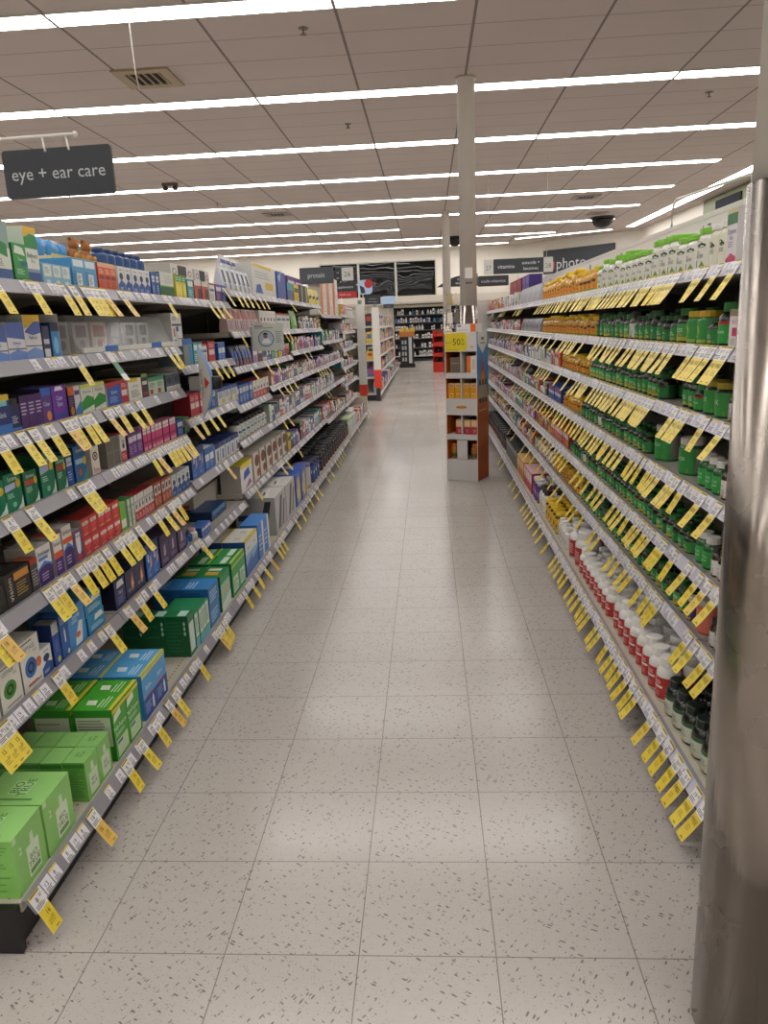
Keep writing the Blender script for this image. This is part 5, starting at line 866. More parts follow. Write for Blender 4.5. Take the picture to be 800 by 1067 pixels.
# ================================================================ SHELF FITTINGS ON THE EYE CARE SIDE
CL = mat('#dfe3e4', .12, trans=.0, alpha=.22)
t = thing('locked_case', 'clear plastic locked case with white rail and blue clips', 'display case', (-1.0865, 2.379, 1.3115))
Ln = .883; b = MB(); b.box(-.3, 0, .0, 0, Ln, .004, '#b9b5ae'); b.box(-.3, 0, .004, -.296, Ln, .118, '#a8a49d'); b.obj('tray', t)
for i in range(2):
    y0 = .004+i*Ln/2; b = MB(); b.poly([(.0, y0, .006), (0, y0+Ln/2-.008, .006), (-.045, y0+Ln/2-.008, .125), (-.045, y0, .125)], CL); b.poly([(-.003, y0, .006), (-.048, y0, .125), (-.048, y0+Ln/2-.008, .125), (-.003, y0+Ln/2-.008, .006)], CL); b.obj('clear_door', t)
    b = MB(); b.box(.0102, y0+.16, .0055, .014, y0+.26, .024, '#2f6fc0'); b.obj('clip', t)
b = MB(); b.box(-.29, .002, .1195, -.05, Ln-.002, .1225, CL); b.obj('clear_lid', t)
b = MB(); b.box(.0005, 0, .0055, .01, Ln, .022, '#dedcd8'); b.obj('rail', t)
for sy in (0, Ln/2, Ln-.004): b = MB(); b.poly([(-.29, sy, .004), (0, sy, .004), (-.046, sy, .12), (-.29, sy, .12)], CL); b.poly([(-.29, sy+.004, .12), (-.046, sy+.004, .12), (0, sy+.004, .004), (-.29, sy+.004, .004)], CL); b.obj('clear_side', t)
for i, (col, c2, w_) in enumerate((('#d5d2cf', '#9c8aa4', .11), ('#cfc9c6', '#8f6f8c', .12), ('#d8b0a4', '#b8403a', .13), ('#6a3f86', '#cfc2d8', .12), ('#c9c8c6', '#5f6468', .12), ('#b8b6b4', '#3c3f44', .12))):
    b = MB(); b.box(-.1, -w_/2, .0, -.088, w_/2, .1, col); b.poly([(-.0875, w_/2-.02+(-w_+.04)*q, z) for q, z in ((1, .05), (0, .05), (0, .09), (1, .09))], c2)
    b.poly([(-.0875+.0, .025*math.cos(a*.6), .026+.016*math.sin(a*.6)) for a in range(10)], c2)
    o = b.obj('blister_pack', None, (-1.085, 2.44+i*.145, 1.3158)); tag(o, 'hanging blister pack inside the clear locked case, %s from the entrance' % ordn(i+1), 'pack', 'blister packs in the locked case')
b = MB(); b.box(-.3, 0, 0, -.004, .003, .125, '#cfccc6'); b.box(-.3, .0031, 0, -.29, .09, .125, '#c4c1bb'); b.box(-.3, .0031, 0, -.01, .09, .003, '#b9b6b0'); o = b.obj('shelf_divider', None, (-1.085, 2.253, 1.3113)); tag(o, 'pale grey plastic tray wall beside the clear locked case', 'divider')
t = thing('riser_tray', 'cream cardboard riser behind the sky blue boxes on the top shelf', 'tray', (-1.2, 2.5, 1.5163)); b = MB(); b.box(-.2, 0, 0, 0, .5, .11, '#d8cba4'); b.obj('front_panel', t)
b = MB(); b.box(.0, .005, .09, .004, .495, .116, '#cdb977'); b.obj('lip', t)
def blob(mb, c_, r, m, n=10, sx=1, sy=1, sz=1):
    k = len(mb.v); mm = mb.mi(m)
    for j in range(n+1):
        ph = math.pi*j/n
        for i in range(n): a = 2*math.pi*i/n; mb.v.append((c_[0]+sx*r*math.sin(ph)*math.cos(a), c_[1]+sy*r*math.sin(ph)*math.sin(a), c_[2]-sz*r*math.cos(ph)))
    for j in range(n):
        for i in range(n): mb.f.append((k+j*n+i, k+j*n+(i+1) % n, k+(j+1)*n+(i+1) % n, k+(j+1)*n+i)); mb.m.append(mm); mb.sm.append(True)
for i, y in enumerate((2.57, 2.7)):
    b = MB(); m1 = mat('#3f92d8', .25)
    for s_ in (-1, 1): blob(b, (0, s_*.034, .03), .036, m1, 12, .3, 1.05, .8)
    blob(b, (0, 0, .04), .02, m1, 8, .35, 1, .7)
    o = b.obj('gel_eye_mask', None, (-1.25-.02*i, y, 1.6278)); tag(o, 'bright blue gel eye mask, %s on the cream riser' % ('first' if i == 0 else 'second'), 'eye mask', 'blue eye masks on the cream riser')
for i, y in enumerate((2.8, 2.9)):
    br = mat('#9c6a3c', .9); t = None; b = MB(); blob(b, (0, 0, .026), .026, br, 12, .9, 1, 1)
    t = b.obj('plush_toy', None, (-1.26, y, 1.6275)); tag(t, 'small brown plush bear on the cream riser, %s' % ('beside the eye masks' if i == 0 else 'farther one'), 'plush toy', 'plush bears on the cream riser')
    b = MB(); blob(b, (.005, 0, .064), .019, br, 10); b.obj('head', t)
    for s_ in (-1, 1): b = MB(); blob(b, (.0, s_*.016, .081), .007, mat('#7d5028', .9), 6); b.obj('ear', t); b = MB(); blob(b, (.022, s_*.022, .02), .012, mat('#b98a54', .9), 6); b.obj('paw', t)
    b = MB(); blob(b, (.022, 0, .061), .007, mat('#d0a878', .9), 6); b.obj('muzzle', t)
for i, (y, c1, c2) in enumerate(((2.53, '#d9d6d2', '#c0363a'), (2.76, '#d8d4d0', '#b83038'), (2.97, '#3f8a94', '#d8a83a'))):
    b = MB(); b.box(-.02, -.035, 0, 0, .035, .075, c1); b.box(0, -.03, .03, .0006, .03, .06, c2); o = b.obj('card_pack', None, (-1.31, y, 1.627)); tag(o, '%s card pack standing at the back of the cream riser' % ('white', 'white and red', 'teal and orange')[i], 'pack')

# flag signs that stick out from the shelf edge
t = thing('service_call_sign', 'curved grey and blue call button sign reading Customer Service', 'sign', (-1.05, 3.30, 1.0)); N_ = 14
def arc(x0, x1, k=0): return [(x0+(x1-x0)*math.sin(math.pi*i/N_), .3*i/N_) for i in range(N_+1)]
b = MB(); A = arc(.055, .105); g1 = mat('#b9b6b0', .4); bl = mat('#3f83cc', .35)
b.poly([(x, -.001, z) for x, z in A] , g1); b.poly([(x, .012, z) for x, z in reversed(A)], g1)
for i in range(N_): b.poly([(A[i][0], -.001, A[i][1]), (A[i][0], .012, A[i][1]), (A[i+1][0], .012, A[i+1][1]), (A[i+1][0], -.001, A[i+1][1])], bl)
b.poly([(.055, -.001, 0), (.055, -.001, .3), (.055, .012, .3), (.055, .012, 0)], g1)
b.word('Customer Service', lambda a, c_: (.066+a, -.0018, .15+c_), '#3a3a3e', .012, 0, 0, maxw=None, rot=-math.pi/2)
b.poly([(.076, -.0018, .125), (.097, -.0018, .152), (.076, -.0018, .18)], '#c22a26'); b.obj('face', t)
b = MB()
for i in range(N_):
    a0_, a1_ = A[i], A[i+1]; 
    b.poly([(a0_[0], .0125, a0_[1]), (a0_[0]-.02, .11, a0_[1]), (a1_[0]-.02, .11, a1_[1]), (a1_[0], .0125, a1_[1])], bl)
b.poly([(x-.02, .11, z) for x, z in reversed(A)], bl); b.obj('curved_side', t)
b = MB(); b.box(0, .02, .12, .054, .03, .18, '#8f8d8a'); b.obj('bracket', t)
b = MB(); b.lathe([(.028, 0), (.034, .005), (.034, .05), (.03, .055)], mat('#141414', .3), 16, cx=.1, cy=.07); o = b.obj('call_button', t); o.location = (0, 0, .12)
t = thing('care_sign', 'small pale card with a round portrait beside the shelf edge', 'sign', (-1.05, 4.62, 1.245)); b = MB(); b.box(.0, 0, 0, .19, .004, .158, '#c4c8c2')
b.box(.02, -.0006, .14, .07, 0, .146, '#4f5a5c'); b.box(.02, -.0006, .13, .13, 0, .134, '#6f797a')
cc = (.085, .07); b.poly([(cc[0]+.048*math.cos(i*.314), -.0008, cc[1]+.048*math.sin(i*.314)) for i in range(20)], '#4c5860'); b.poly([(cc[0]+.043*math.cos(i*.314), -.0011, cc[1]+.043*math.sin(i*.314)) for i in range(20)], '#a9bccb')
b.poly([(cc[0]-.03, -.0014, cc[1]-.028), (cc[0]+.03, -.0014, cc[1]-.028), (cc[0]+.018, -.0014, cc[1]), (cc[0]-.01, -.0014, cc[1]+.004)], '#dfe2e4'); b.poly([(cc[0]-.003+.013*math.cos(i*.5236), -.0016, cc[1]+.016+.016*math.sin(i*.5236)) for i in range(12)], '#8a5a48'); b.poly([(cc[0]-.003+.015*math.cos(i*.5236), -.0018, cc[1]+.024+.012*math.sin(i*.5236)) for i in range(7)], '#2a2320')
for i in range(6): b.box(.142, -.0006, .045+i*.012, .142+.03+.008*(i % 2), 0, .049+i*.012, '#6c7678')
b.obj('card', t); b = MB(); b.box(-.01, .005, .02, .03, .007, .14, '#9a9894'); b.obj('clip', t)

# ================================================================ HANGING AND STANDING SIGNS
SLATE = mat('#262a31', .45)
def rpoly(x0, z0, x1, z1, r, n=4):
    o = []
    for cx, cz, a in ((x1-r, z0+r, -math.pi/2), (x1-r, z1-r, 0), (x0+r, z1-r, math.pi/2), (x0+r, z0+r, math.pi)):
        for i in range(n+1): t_ = a+math.pi/2*i/n; o.append((cx+r*math.cos(t_), cz+r*math.sin(t_)))
    return o
def board(t, name, x0, x1, y, z0, z1, col, words=(), r=.012, th=.012):
    b = MB(); P_l = rpoly(x0, z0, x1, z1, r); m = mat(col, .45) if isinstance(col, str) else col
    b.poly([(x, y, z) for x, z in P_l], m); b.poly([(x, y+th, z) for x, z in reversed(P_l)], m)
    for i in range(len(P_l)): a, c_ = P_l[i], P_l[(i+1) % len(P_l)]; b.poly([(a[0], y, a[1]), (a[0], y+th, a[1]), (c_[0], y+th, c_[1]), (c_[0], y, c_[1])], m)
    for s_, x, z, h, wc, mw in words: b.word(s_, lambda a, c_: (x+a, y-.0015, z+c_), mat(wc, .5), h, 0, 0, maxw=mw)
    return b.obj(name, t)
WH = '#d6d3cd'
t = thing('category_sign', 'dark sign reading eye + ear care hanging from a white rod', 'sign', (-1.545, 3.4, 1.955)); t.rotation_euler = (0, 0, -.05)
board(t, 'sign_board', -.243, .243, -.006, 0, .193, SLATE, (('eye + ear care', 0, .098, .052, '#b4b8bc', .43),), .014)
b = MB(); b.tube([(-.40, 0, -1.95), (-.40, 0, .26)], .009, mat('#d4d1ca', .4), 8); b.tube([(-.40, 0, .24), (.09, 0, .24)], .008, mat('#d4d1ca', .4), 8); blob(b, (.092, 0, .24), .012, mat('#d4d1ca', .4), 8); b.obj('rod', t)
for x in (-.055, .05): b = MB(); b.tube([(x, 0, .24), (x+.004, 0, .2), (x+.012, -.009, .18)], .005, mat('#d4d1ca', .4), 6); b.obj('hook', t)
def post_sign(name, lab, x0, x1, y, z0, z1, col, words, zfoot, px=None, extra=None, wc='#c2c6ca'):
    t = thing(name, lab, 'sign', ((x0+x1)/2, y, zfoot)); ox, oz = (x0+x1)/2, zfoot
    board(t, 'sign_board', x0-ox, x1-ox, 0, z0-oz, z1-oz, col, [(s_, x-ox, z-oz, h, wc, mw) for s_, x, z, h, mw in words])
    b = MB(); q = (px if px is not None else ox)-ox; b.tube([(q, .03, .001), (q, .03, z1-oz-.02)], .006, mat(WH, .5), 6); b.box(q-.01, .013, z1-oz-.04, q+.01, .035, z1-oz-.01, WH); b.obj('post', t)
    return t, ox, oz
post_sign('category_sign', 'grey sign reading protein above the supplement shelves', -1.28, -.935, 8.0, 1.80, 1.96, '#454a53', [('protein', -1.11, 1.885, .05, .17)], 1.602, -1.475)
t, ox, oz = post_sign('aisle_number_sign', 'white and dark number sign reading 26', -1.37, -1.10, 12.0, 2.04, 2.24, SLATE, [('ed', -1.335, 2.17, .03, .05), ('ex', -1.335, 2.09, .03, .05)], 0, -1.3)
board(t, 'number_panel', -1.275-ox, -1.10-ox, -.004, 2.045-oz, 2.235-oz, '#c9c7c2', [('26', -1.19-ox, 2.14-oz, .075, '#4a4a4c', .11)])
for o in t.children:
    if o.name.startswith('post'): pass
t, ox, oz = post_sign('category_sign', 'dark sign reading supplements over a red strip', -1.37, -1.03, 11.62, 1.87, 2.0, SLATE, [('supplements', -1.2, 1.935, .036, .28)], 1.602, -1.475)
board(t, 'red_strip', -1.36-ox, -1.03-ox, .001, 1.78-oz, 1.868-oz, '#b3282a', [('thank you', -1.2-ox, 1.83-oz, .03, '#e0d8d4', .25)], .004)
b = MB(); b.box(-1.5-ox, .014, 1.95-oz, -1.0-ox, .02, 1.965-oz, WH); b.obj('crossbar', t)
t = thing('aisle_number_sign', 'long dark ceiling sign numbered 27 and 28 reading vitamins and antacids', 'sign', (1.6, 14, 2.15))
board(t, 'sign_board', -.42, .45, 0, 0, .25, '#31353c', [('vitamins', -.2, .125, .065, '#d0d3d4', .32), ('antacids +', .23, .175, .055, '#d0d3d4', .36), ('laxatives', .23, .08, .055, '#d0d3d4', .36)])
for s_, x in (('27', -.505), ('28', .53)): board(t, 'number_panel', x-.08, x+.08, 0, 0, .25, '#c4c1bb', [(s_, x, .11, .08, '#6a6a6a', .1)])
b = MB()
for x in (-.5, .5): b.tube([(x, .006, .25), (x, .006, CEIL-2.151)], .003, mat(WH, .5), 6)
b.obj('hanger_rods', t)
post_sign('category_sign', 'dark sign reading multi-vitamins at the end of the vitamin shelving', .672, 1.066, 10.33, 1.80, 1.93, '#33363c', [('multi-vitamins', .87, 1.865, .04, .33)], 1.78, 1.185)
t = thing('bracket_arm', 'thin white bent rod over the vitamin header panel', 'rod', (1.21, 4.03, 1.775)); b = MB()
b.tube([(0, 0, 0), (0, 0, .07), (0, -.02, .1), (0, -.07, .118), (0, -.14, .115), (0, -1.75, .04)], .006, mat('#d9d6d0', .4), 8); b.obj('rod', t)
b = MB(); b.tube([(0, -.95, .075), (0, -.95, .0)], .006, mat('#d9d6d0', .4), 8); b.obj('hook', t)

# photo sign on the angled wall
wd = (a1-a0).normalized(); ang = math.atan2(wd.y, wd.x)
t = thing('department_sign', 'large slate sign reading photo with an orange camera mark', 'sign', (4.24, 28.83-.02, 2.9), ang); Lw = 2.8
board(t, 'sign_board', 0, Lw, -.06, 0, .8, '#363c44', [('photo', 1.15, .33, .36, '#cfd2d4', 1.25)], .004, .05)
b = MB(); b.poly([(x, -.064, z) for x, z in rpoly(.1, .12, .47, .42, .07)], '#d8762c'); b.poly([(.285+.1*math.cos(i*.4), -.066, .27+.1*math.sin(i*.4)) for i in range(16)], '#e0ddd8'); b.poly([(.285+.07*math.cos(i*.4), -.068, .27+.07*math.sin(i*.4)) for i in range(16)], '#d8762c'); b.obj('camera_mark', t)
t = thing('wall_band', 'olive green panel with a dark screen high on the east wall', 'panel', (XR, 17.2, 3.45)); b = MB(); b.box(-.04, 0, 0, -.002, 3.3, .56, '#5c6130'); b.obj('panel', t)
b = MB(); b.box(-.07, .9, .1, -.041, 2.4, .44, mat('#1d2027', .7, spec=.1)); b.obj('screen', t)
# arched sign
b = MB(); Pp = [(.36, 2.54), (1.75, 2.53), (1.75, 2.93), (1.4, 2.92), (1.02, 2.87), (.78, 2.79), (.59, 2.69)]; m = mat('#2a2c31', .5)
b.poly([(x, 27.0, z) for x, z in Pp], m); b.poly([(x, 27.03, z) for x, z in reversed(Pp)], m)
for i in range(len(Pp)): p0, p1 = Pp[i], Pp[(i+1) % len(Pp)]; b.poly([(p0[0], 27, p0[1]), (p0[0], 27.03, p0[1]), (p1[0], 27.03, p1[1]), (p1[0], 27, p1[1])], m)
for s_, z in (('express', 2.79), ('walgreens', 2.66)): b.word(s_, lambda a, c_: (1.27+a, 26.998, z+c_), '#c2c2c0', .1, 0, 0, maxw=.7)
b.tube([(.7, 27.015, 2.7), (.7, 27.015, CEIL-.001)], .006, WH, 6); b.tube([(1.6, 27.015, 2.9), (1.6, 27.015, CEIL-.001)], .006, WH, 6)
tag(b.obj('arched_sign'), 'dark arched hanging sign partly behind the white poles', 'sign')

# ================================================================ CARDBOARD DISPLAY
DA = math.atan2(-.125, .266); t = thing('cardboard_display', 'white cardboard display with yellow 50% header and orange side', 'display stand', (.144, 6.68, 0), DA)
W, D = .294, .262; wh = mat('#cbc8c4', .6); orr = mat('#c9641f', .6); dk = mat('#7a4a2c', .7)
b = MB(); b.box(.012, D-.006, .002, W-.012, D, 1.28, wh); b.box(0, .0, .002, .006, D, 1.28, wh); b.obj('left_side', t)
b = MB(); b.box(W-.006, 0, .002, W, D, 1.28, wh, {'F': mat('#b5531f', .5)})
X_ = W+.0006
def sp_(pts, col, e=0): b.poly([(W+.0006+e, y, z) for y, z in pts], col)
sp_([(0, .78), (D, .74), (D, 1.28), (0, 1.28)], '#3f86bc'); sp_([(.02, 1.28), (D-.02, 1.28), (D-.02, 1.18), (D/2, 1.1), (.02, 1.18)], '#d2d0ca', .0004)
sp_([(.0, .76), (.09, .93), (D/2, 1.1), (D-.09, .93), (D, .76)], '#c04a34', .0004); sp_([(.0, .7), (.05, .84), (D/2, .96), (D-.05, .84), (D, .7), (D, .6), (0, .6)], '#d8992a', .0008)
sp_([(0, .72), (D, .7), (D, .35), (0, .3)], '#b8601f', .0012)
for i in range(3):
    y0 = .04+i*.065; sp_([(y0, .72), (y0+.05, .72), (y0+.05, .83), (y0, .83)], '#9ca0a0', .0016); sp_([(y0, .83), (y0+.05, .83), (y0+.042, .88), (y0+.008, .88)], '#26262a', .0016); sp_([(y0, .68), (y0+.05, .68), (y0+.05, .72), (y0, .72)], '#26262a', .0016)
sp_([(D/2-.03, 1.21), (D/2+.03, 1.21), (D/2+.03, 1.235), (D/2-.03, 1.235)], '#5f6a68', .0008); sp_([(D/2-.05, 1.18), (D/2+.05, 1.18), (D/2+.05, 1.19), (D/2-.05, 1.19)], '#8a6a4c', .0008)
sp_([(.03, .61), (.2, .61), (.2, .62), (.03, .62)], '#d8b48a', .0018)
b.obj('side_panel', t)
def comp(z0, z1, parts):
    b = MB(); b.box(.006, .02, z0-.004, W-.006, D-.006, z0, wh); b.box(.006, D-.012, z0, W-.006, D-.006, z1, dk); b.box(.0062, .004, z0, .009, D-.012, z1, orr); b.box(W-.009, .004, z0, W-.0062, D-.012, z1, orr)
    if parts: b.box(W/2-.004, .0, z0, W/2+.004, D-.012, z1, wh)
    b.obj('tray', t)
comp(.94, 1.12, 1); comp(.72, .895, 1); comp(.41, .58, 1); comp(.19, .36, 0)
b = MB(); b.box(.1, .0, .19, .196, .01, .36, wh); b.obj('centre_panel', t)
for z0, z1 in ((.002, .186), (.365, .406), (.58, .716), (.895, .936)): b = MB(); b.box(.006, 0, z0, W-.006, .02, z1, wh); o = b.obj('front_panel', t)
b = MB(); blob(b, (W/2, .0, .65), .03, mat('#d8962a', .5), 10, 1.7, .05, .5); b.word('vitamins', lambda a, c_: (W/2+a, -.003, .65+c_), '#8a4a1c', .02, 0, 0, maxw=.09); b.obj('logo', t)
b = MB(); b.box(.006, 0, 1.12, W-.006, D-.006, 1.28, wh)
b.poly([(x, -.0008, z) for x, z in ((.006, 1.125), (.19, 1.125), (.208, 1.15), (.208, 1.25), (.19, 1.275), (.006, 1.275))], '#dcc522')
def hw(s_, x, z, h, col, mw=None): b.word(s_, lambda a, c_: (x+a, -.0014, z+c_), col, h, 0, 0, maxw=mw)
hw('buy 1 get 1', .042, 1.2, .014, '#4a4218', .062); hw('50', .112, 1.203, .056, '#2c2a20', .07); hw('%', .168, 1.216, .028, '#2c2a20', .026); hw('Off', .168, 1.183, .02, '#2c2a20', .03); b.box(.02, -.0012, 1.136, .13, -.0006, 1.139, '#8a7c24')
hw('W', .25, 1.155, .026, '#b8242c'); b.obj('header', t)
R2 = Matrix.Translation((.144, 6.68, 0)) @ Matrix.Rotation(DA, 4, 'Z')
def onD(x, y, z): v = R2 @ Vector((x, y, z)); return v
def dbox(name, lab, x0, x1, z, h, d, col, els=(), grp=None, y=.03, cat='box'):
    b = MB(); b.box(-(x1-x0)/2, 0, 0, (x1-x0)/2, d, h, col)
    for u0, v0, u1, v1, c_ in els: b.poly([(-(x1-x0)/2+u*(x1-x0), -.0006, v*h) for u, v in ((u0, v0), (u1, v0), (u1, v1), (u0, v1))], c_)
    o = b.obj(name, None, onD((x0+x1)/2, y, z+.0005), DA); tag(o, lab, cat, grp)
dbox('vitamin_carton', 'white and orange carton lying on top of the cardboard display', .1, .275, 1.28, .065, .14, '#d8d6d2', ((.72, 0, 1, 1, '#dd6a22'), (.06, .68, .25, .85, '#4a4644'), (.06, .2, .6, .3, '#a9a6a2')))
dbox('vitamin_carton', 'brown wrapped packet in the top left bay of the display', .035, .13, .94, .13, .08, '#6f6154', ((.1, .6, .9, .66, '#a08c72'),))
dbox('vitamin_carton', 'orange and white carton in the top right bay of the display', .19, .275, .94, .14, .08, '#dcdad6', ((0, 0, .42, 1, '#dd7420'), (.55, .2, .9, .8, '#c9c4c0')))
for i, x in enumerate((.012, .078, .154, .22)): dbox('vitamin_carton', 'amber gummy carton, %s in the second tray of the display' % ordn(i+1), x, x+.06, .72, .13, .06, '#dd9a1e', ((0, .72, 1, 1, '#e8b878'), (.15, .76, .85, .9, '#b06a4a'), (.2, .08, .8, .35, '#e8c060'), (.3, .12, .7, .26, '#c9641f')), 'amber cartons in the second tray of the display')
for i, x in enumerate((.08, .156, .222)): dbox('vitamin_carton', 'cream and red gummy carton, %s in the third tray of the display' % ordn(i+1), x, x+.06, .41, .125, .06, '#e0b080', ((0, 0, 1, .5, '#b3283a'), (.1, .6, .9, .9, '#e6c49a'), (.3, .1, .7, .36, '#d8909a')), 'cream and red cartons in the third tray')
for i, x in enumerate((.055, .245)):
    b = MB(); b.lathe([(.03, 0), (.032, .003), (.032, .1), (.025, .11)], mat('#b06a24', .3), 16); b.lathe([(.0325, .02), (.0325, .05)], mat('#3f5a3a', .5), 16, cap0=False, cap1=False)
    t_ = b.obj('gummy_bottle', None, onD(x, .06, .1905), DA); tag(t_, 'orange capped gummy bottle in the %s bottom pocket of the display' % ('left', 'right')[i], 'bottle', None)
    b = MB(); b.lathe([(.026, .111), (.026, .135)], mat('#d8781f', .4), 16); b.obj('cap', t_)

# ================================================================ FAR END OF THE STORE
def far_bays():
    for k in range(5):
        y0 = 14.25+1.83*k; t = thing('shelving_bay', 'white shelving run beyond the cross aisle, %s bay from the cross aisle' % ordn(k+1), 'shelving', (-1.5, y0, 0), 0, 'shelving bays beyond the cross aisle')
        b = MB(); b.box(-.02, 0, .1, 0, 1.825, 1.7, '#a8a49c'); b.obj('back_panel', t); b = MB(); b.box(-.02, 0, .002, .56, 1.825, .1, KICK); b.obj('kick_plate', t)
        for z in (.14, .44, .76, 1.06, 1.36):
            b = MB(); b.box(.001, .003, z-.035, .6 if z < .2 else .5, 1.822, z, '#b9b5ae'); s_ = b.obj('shelf', t)
            b = MB(); x = .6 if z < .2 else .5; b.box(x+.0005, .003, z-.045, x+.008, 1.822, z-.002, '#c9c6c4')
            for j in range(12): b.box(x+.008, .03+j*.15, z-.04, x+.0095, .1+j*.15, z-.008, '#e2e0de')
            b.obj('price_strip', s_)
    bays2 = None
far_bays()
cols = ['#b8433a', '#3f6aa8', '#d8b43a', '#e0dcd6', '#5a9a5a', '#7a4a8c', '#2a2c34', '#d88a3a', '#c9c4bc', '#8fb4c8', '#c23a5a']
for ri, z in enumerate((.14, .44, .76, 1.06, 1.36)):
    y = 14.3; i = 0
    while y < 23.2:
        w_ = rnd.choice([.09, .13, .18, .22]); h = rnd.uniform(.14, .24); i += 1; c1, c2 = rnd.sample(cols, 2); x0 = -.905 if ri == 0 else -1.01
        b = MB(); b.box(-.12, 0, 0, 0, w_, h, mat(c1, .4)); b.box(0, .01, h*.35, .0006, w_-.01, h*.7, c2); b.box(-.1, -.0006, h*.4, -.02, 0, h*.8, c2)
        o = b.obj('household_pack', None, (x0, y, z+.0005)); tag(o, '%s pack, %s along the %s shelf beyond the cross aisle' % ({'#b8433a':'red','#3f6aa8':'blue','#d8b43a':'yellow','#e0dcd6':'white','#5a9a5a':'green','#7a4a8c':'purple','#2a2c34':'black','#d88a3a':'orange','#c9c4bc':'beige','#8fb4c8':'pale blue','#c23a5a':'pink'}[c1], ordn(i), ('bottom', '2nd lowest', 'middle', '2nd highest', 'top')[ri]), 'pack', 'packs on the %s shelf beyond the cross aisle' % ('bottom', '2nd lowest', 'middle', '2nd highest', 'top')[ri])
        y += w_+rnd.choice([.01, .03, .1])
def endpost(lab, x0, x1, y, z0, zr, z1, floor=True):
    t = thing('end_post', lab, 'post', ((x0+x1)/2, y, 0)); q = (x1-x0)/2
    b = MB(); b.box(-q, 0, zr, q, .05, z1, '#d6d3cc'); b.obj('white_panel', t)
    b = MB(); b.box(-q, -.001, z0, q, .051, zr-.001, '#cf3a22'); b.obj('red_foot', t)
    b = MB(); b.box(-q*.6, .01, .001, q*.6, .04, z0-.001, '#2a2a2c'); b.obj('base', t)
    b = MB(); b.box(-.03, -.004, z1+.001, .03, .04, z1+.06, '#8f8d88'); b.box(-.012, -.006, z1+.02, .0, -.004, z1+.04, '#33322f'); b.obj('clip', t)
endpost('tall white post with red foot at the far end of the eye care shelving', -1.05, -.93, LE+.12, .34, .5, 1.68)
endpost('tall white post with red foot at the start of the next shelving', -1.0, -.865, 14.15, .24, .57, 1.68)
t = thing('end_display_case', 'low cream end display with yellow cards below the white post', 'display', (-1.25, LE+.02, 0)); b = MB(); b.box(-.22, 0, .002, .31, .09, .33, '#cfc4ae'); b.obj('bin', t)
b = MB()
for i in range(4): b.box(.311, .004+i*.02, .1+.04*(i % 2), .3125, .018+i*.02, .26, '#dcc83c')
b.obj('price_cards', t)
b = MB(); b.box(-.23, .0, .331, -.0, .06, 1.62, '#c9c4ba'); b.obj('end_panel', t)
t = thing('topper_sign', 'pale blue topper board with a red ball above the next shelving', 'sign', (-1.1, 14.26, 1.7)); b = MB(); Pp = rpoly(-.13, .22, .13, .47, .07)
b.poly([(x, 0, z) for x, z in Pp], '#a9c0dc'); b.poly([(x, .02, z) for x, z in reversed(Pp)], '#a9c0dc')
for i in range(len(Pp)): p0, p1 = Pp[i], Pp[(i+1) % len(Pp)]; b.poly([(p0[0], 0, p0[1]), (p0[0], .02, p0[1]), (p1[0], .02, p1[1]), (p1[0], 0, p1[1])], '#a9c0dc')
b.poly([(.06+.075*math.cos(i*.4), -.001, .4+.075*math.sin(i*.4)) for i in range(16)], '#b3242a'); b.poly([(-.08, -.001, .24), (0, -.001, .24), (-.02, -.001, .34), (-.1, -.001, .38)], '#2a2c33'); b.obj('board', t)
board(t, 'dark_board', -.02, .27, .0, .04, .2, '#2b3038', (('wellness', .125, .14, .03, '#9a9ea2', .2), ('beverages', .125, .09, .03, '#9a9ea2', .2)), .01, .02)
b = MB(); b.tube([(-.05, .03, -.1), (-.05, .03, .3)], .008, WH, 6); b.box(-.06, .021, .1, .1, .029, .13, WH); b.obj('post', t)
t = thing('topper_sign', 'second pale blue topper board farther along the next shelving', 'sign', (-.95, 19.0, 1.7)); board(t, 'board', -.14, .2, 0, .16, .34, '#a9c4e0', (), .05, .02); board(t, 'dark_board', -.1, .15, -.001, .06, .155, '#2b3038', (('snacks', .02, .11, .03, '#9a9ea2', .2),), .01, .02); b = MB(); b.tube([(0, .03, -.1), (0, .03, .25)], .008, WH, 6); b.obj('post', t)

# kiosk, red display, bag rack
t = thing('kiosk', 'black kiosk with a wooden tray of yellow packets at the aisle end', 'kiosk', (-.66, 25.0, 0)); b = MB(); b.box(-.23, 0, .12, .2, .4, .97, mat('#16171a', .4)); b.obj('cabinet', t); b = MB(); b.box(-.27, -.03, .002, .24, .43, .12, '#101012'); b.obj('base', t)
b = MB(); b.box(-.25, -.02, .971, .24, .42, 1.12, '#b06a34'); b.obj('wooden_tray', t)
b = MB(); b.box(.05, -.012, .14, .15, -.001, .96, '#b9bcbc'); b.obj('side_strip', t)
for i in range(8): b = MB(); b.box(-.17+.09*(i % 2), -.006, .2+.18*(i//2), -.11+.09*(i % 2), -.001, .32+.18*(i//2), '#9fa4a6'); b.obj('product_window', t)
for i in range(6): b = MB(); b.box(-.03, -.05, 0, .03, .05, .1+.03*(i % 3), '#dcb83c'); o = b.obj('snack_packet', None, (-.86+.085*i, 25.15, 1.1205), rnd.uniform(-.3, .3)); tag(o, 'yellow packet, %s in the wooden kiosk tray' % ordn(i+1), 'packet', 'yellow packets in the kiosk tray')
t = thing('red_display', 'tall red cardboard display beside the second white pole', 'display stand', (.14, 22.0, 0), -.35); b = MB(); b.box(0, 0, .002, .02, .35, 1.16, '#b8281c'); b.box(.3, 0, .002, .32, .35, 1.16, mat('#7c1a16', .5)); b.box(.02, .33, .002, .3, .35, 1.16, '#8a4a34'); b.obj('shell', t)
for z0, z1 in ((.002, .28), (.44, .54), (.72, .84), (1.0, 1.06)): b = MB(); b.box(.021, 0, z0, .299, .33, z1, mat('#c8321f', .5)); b.obj('tray', t)
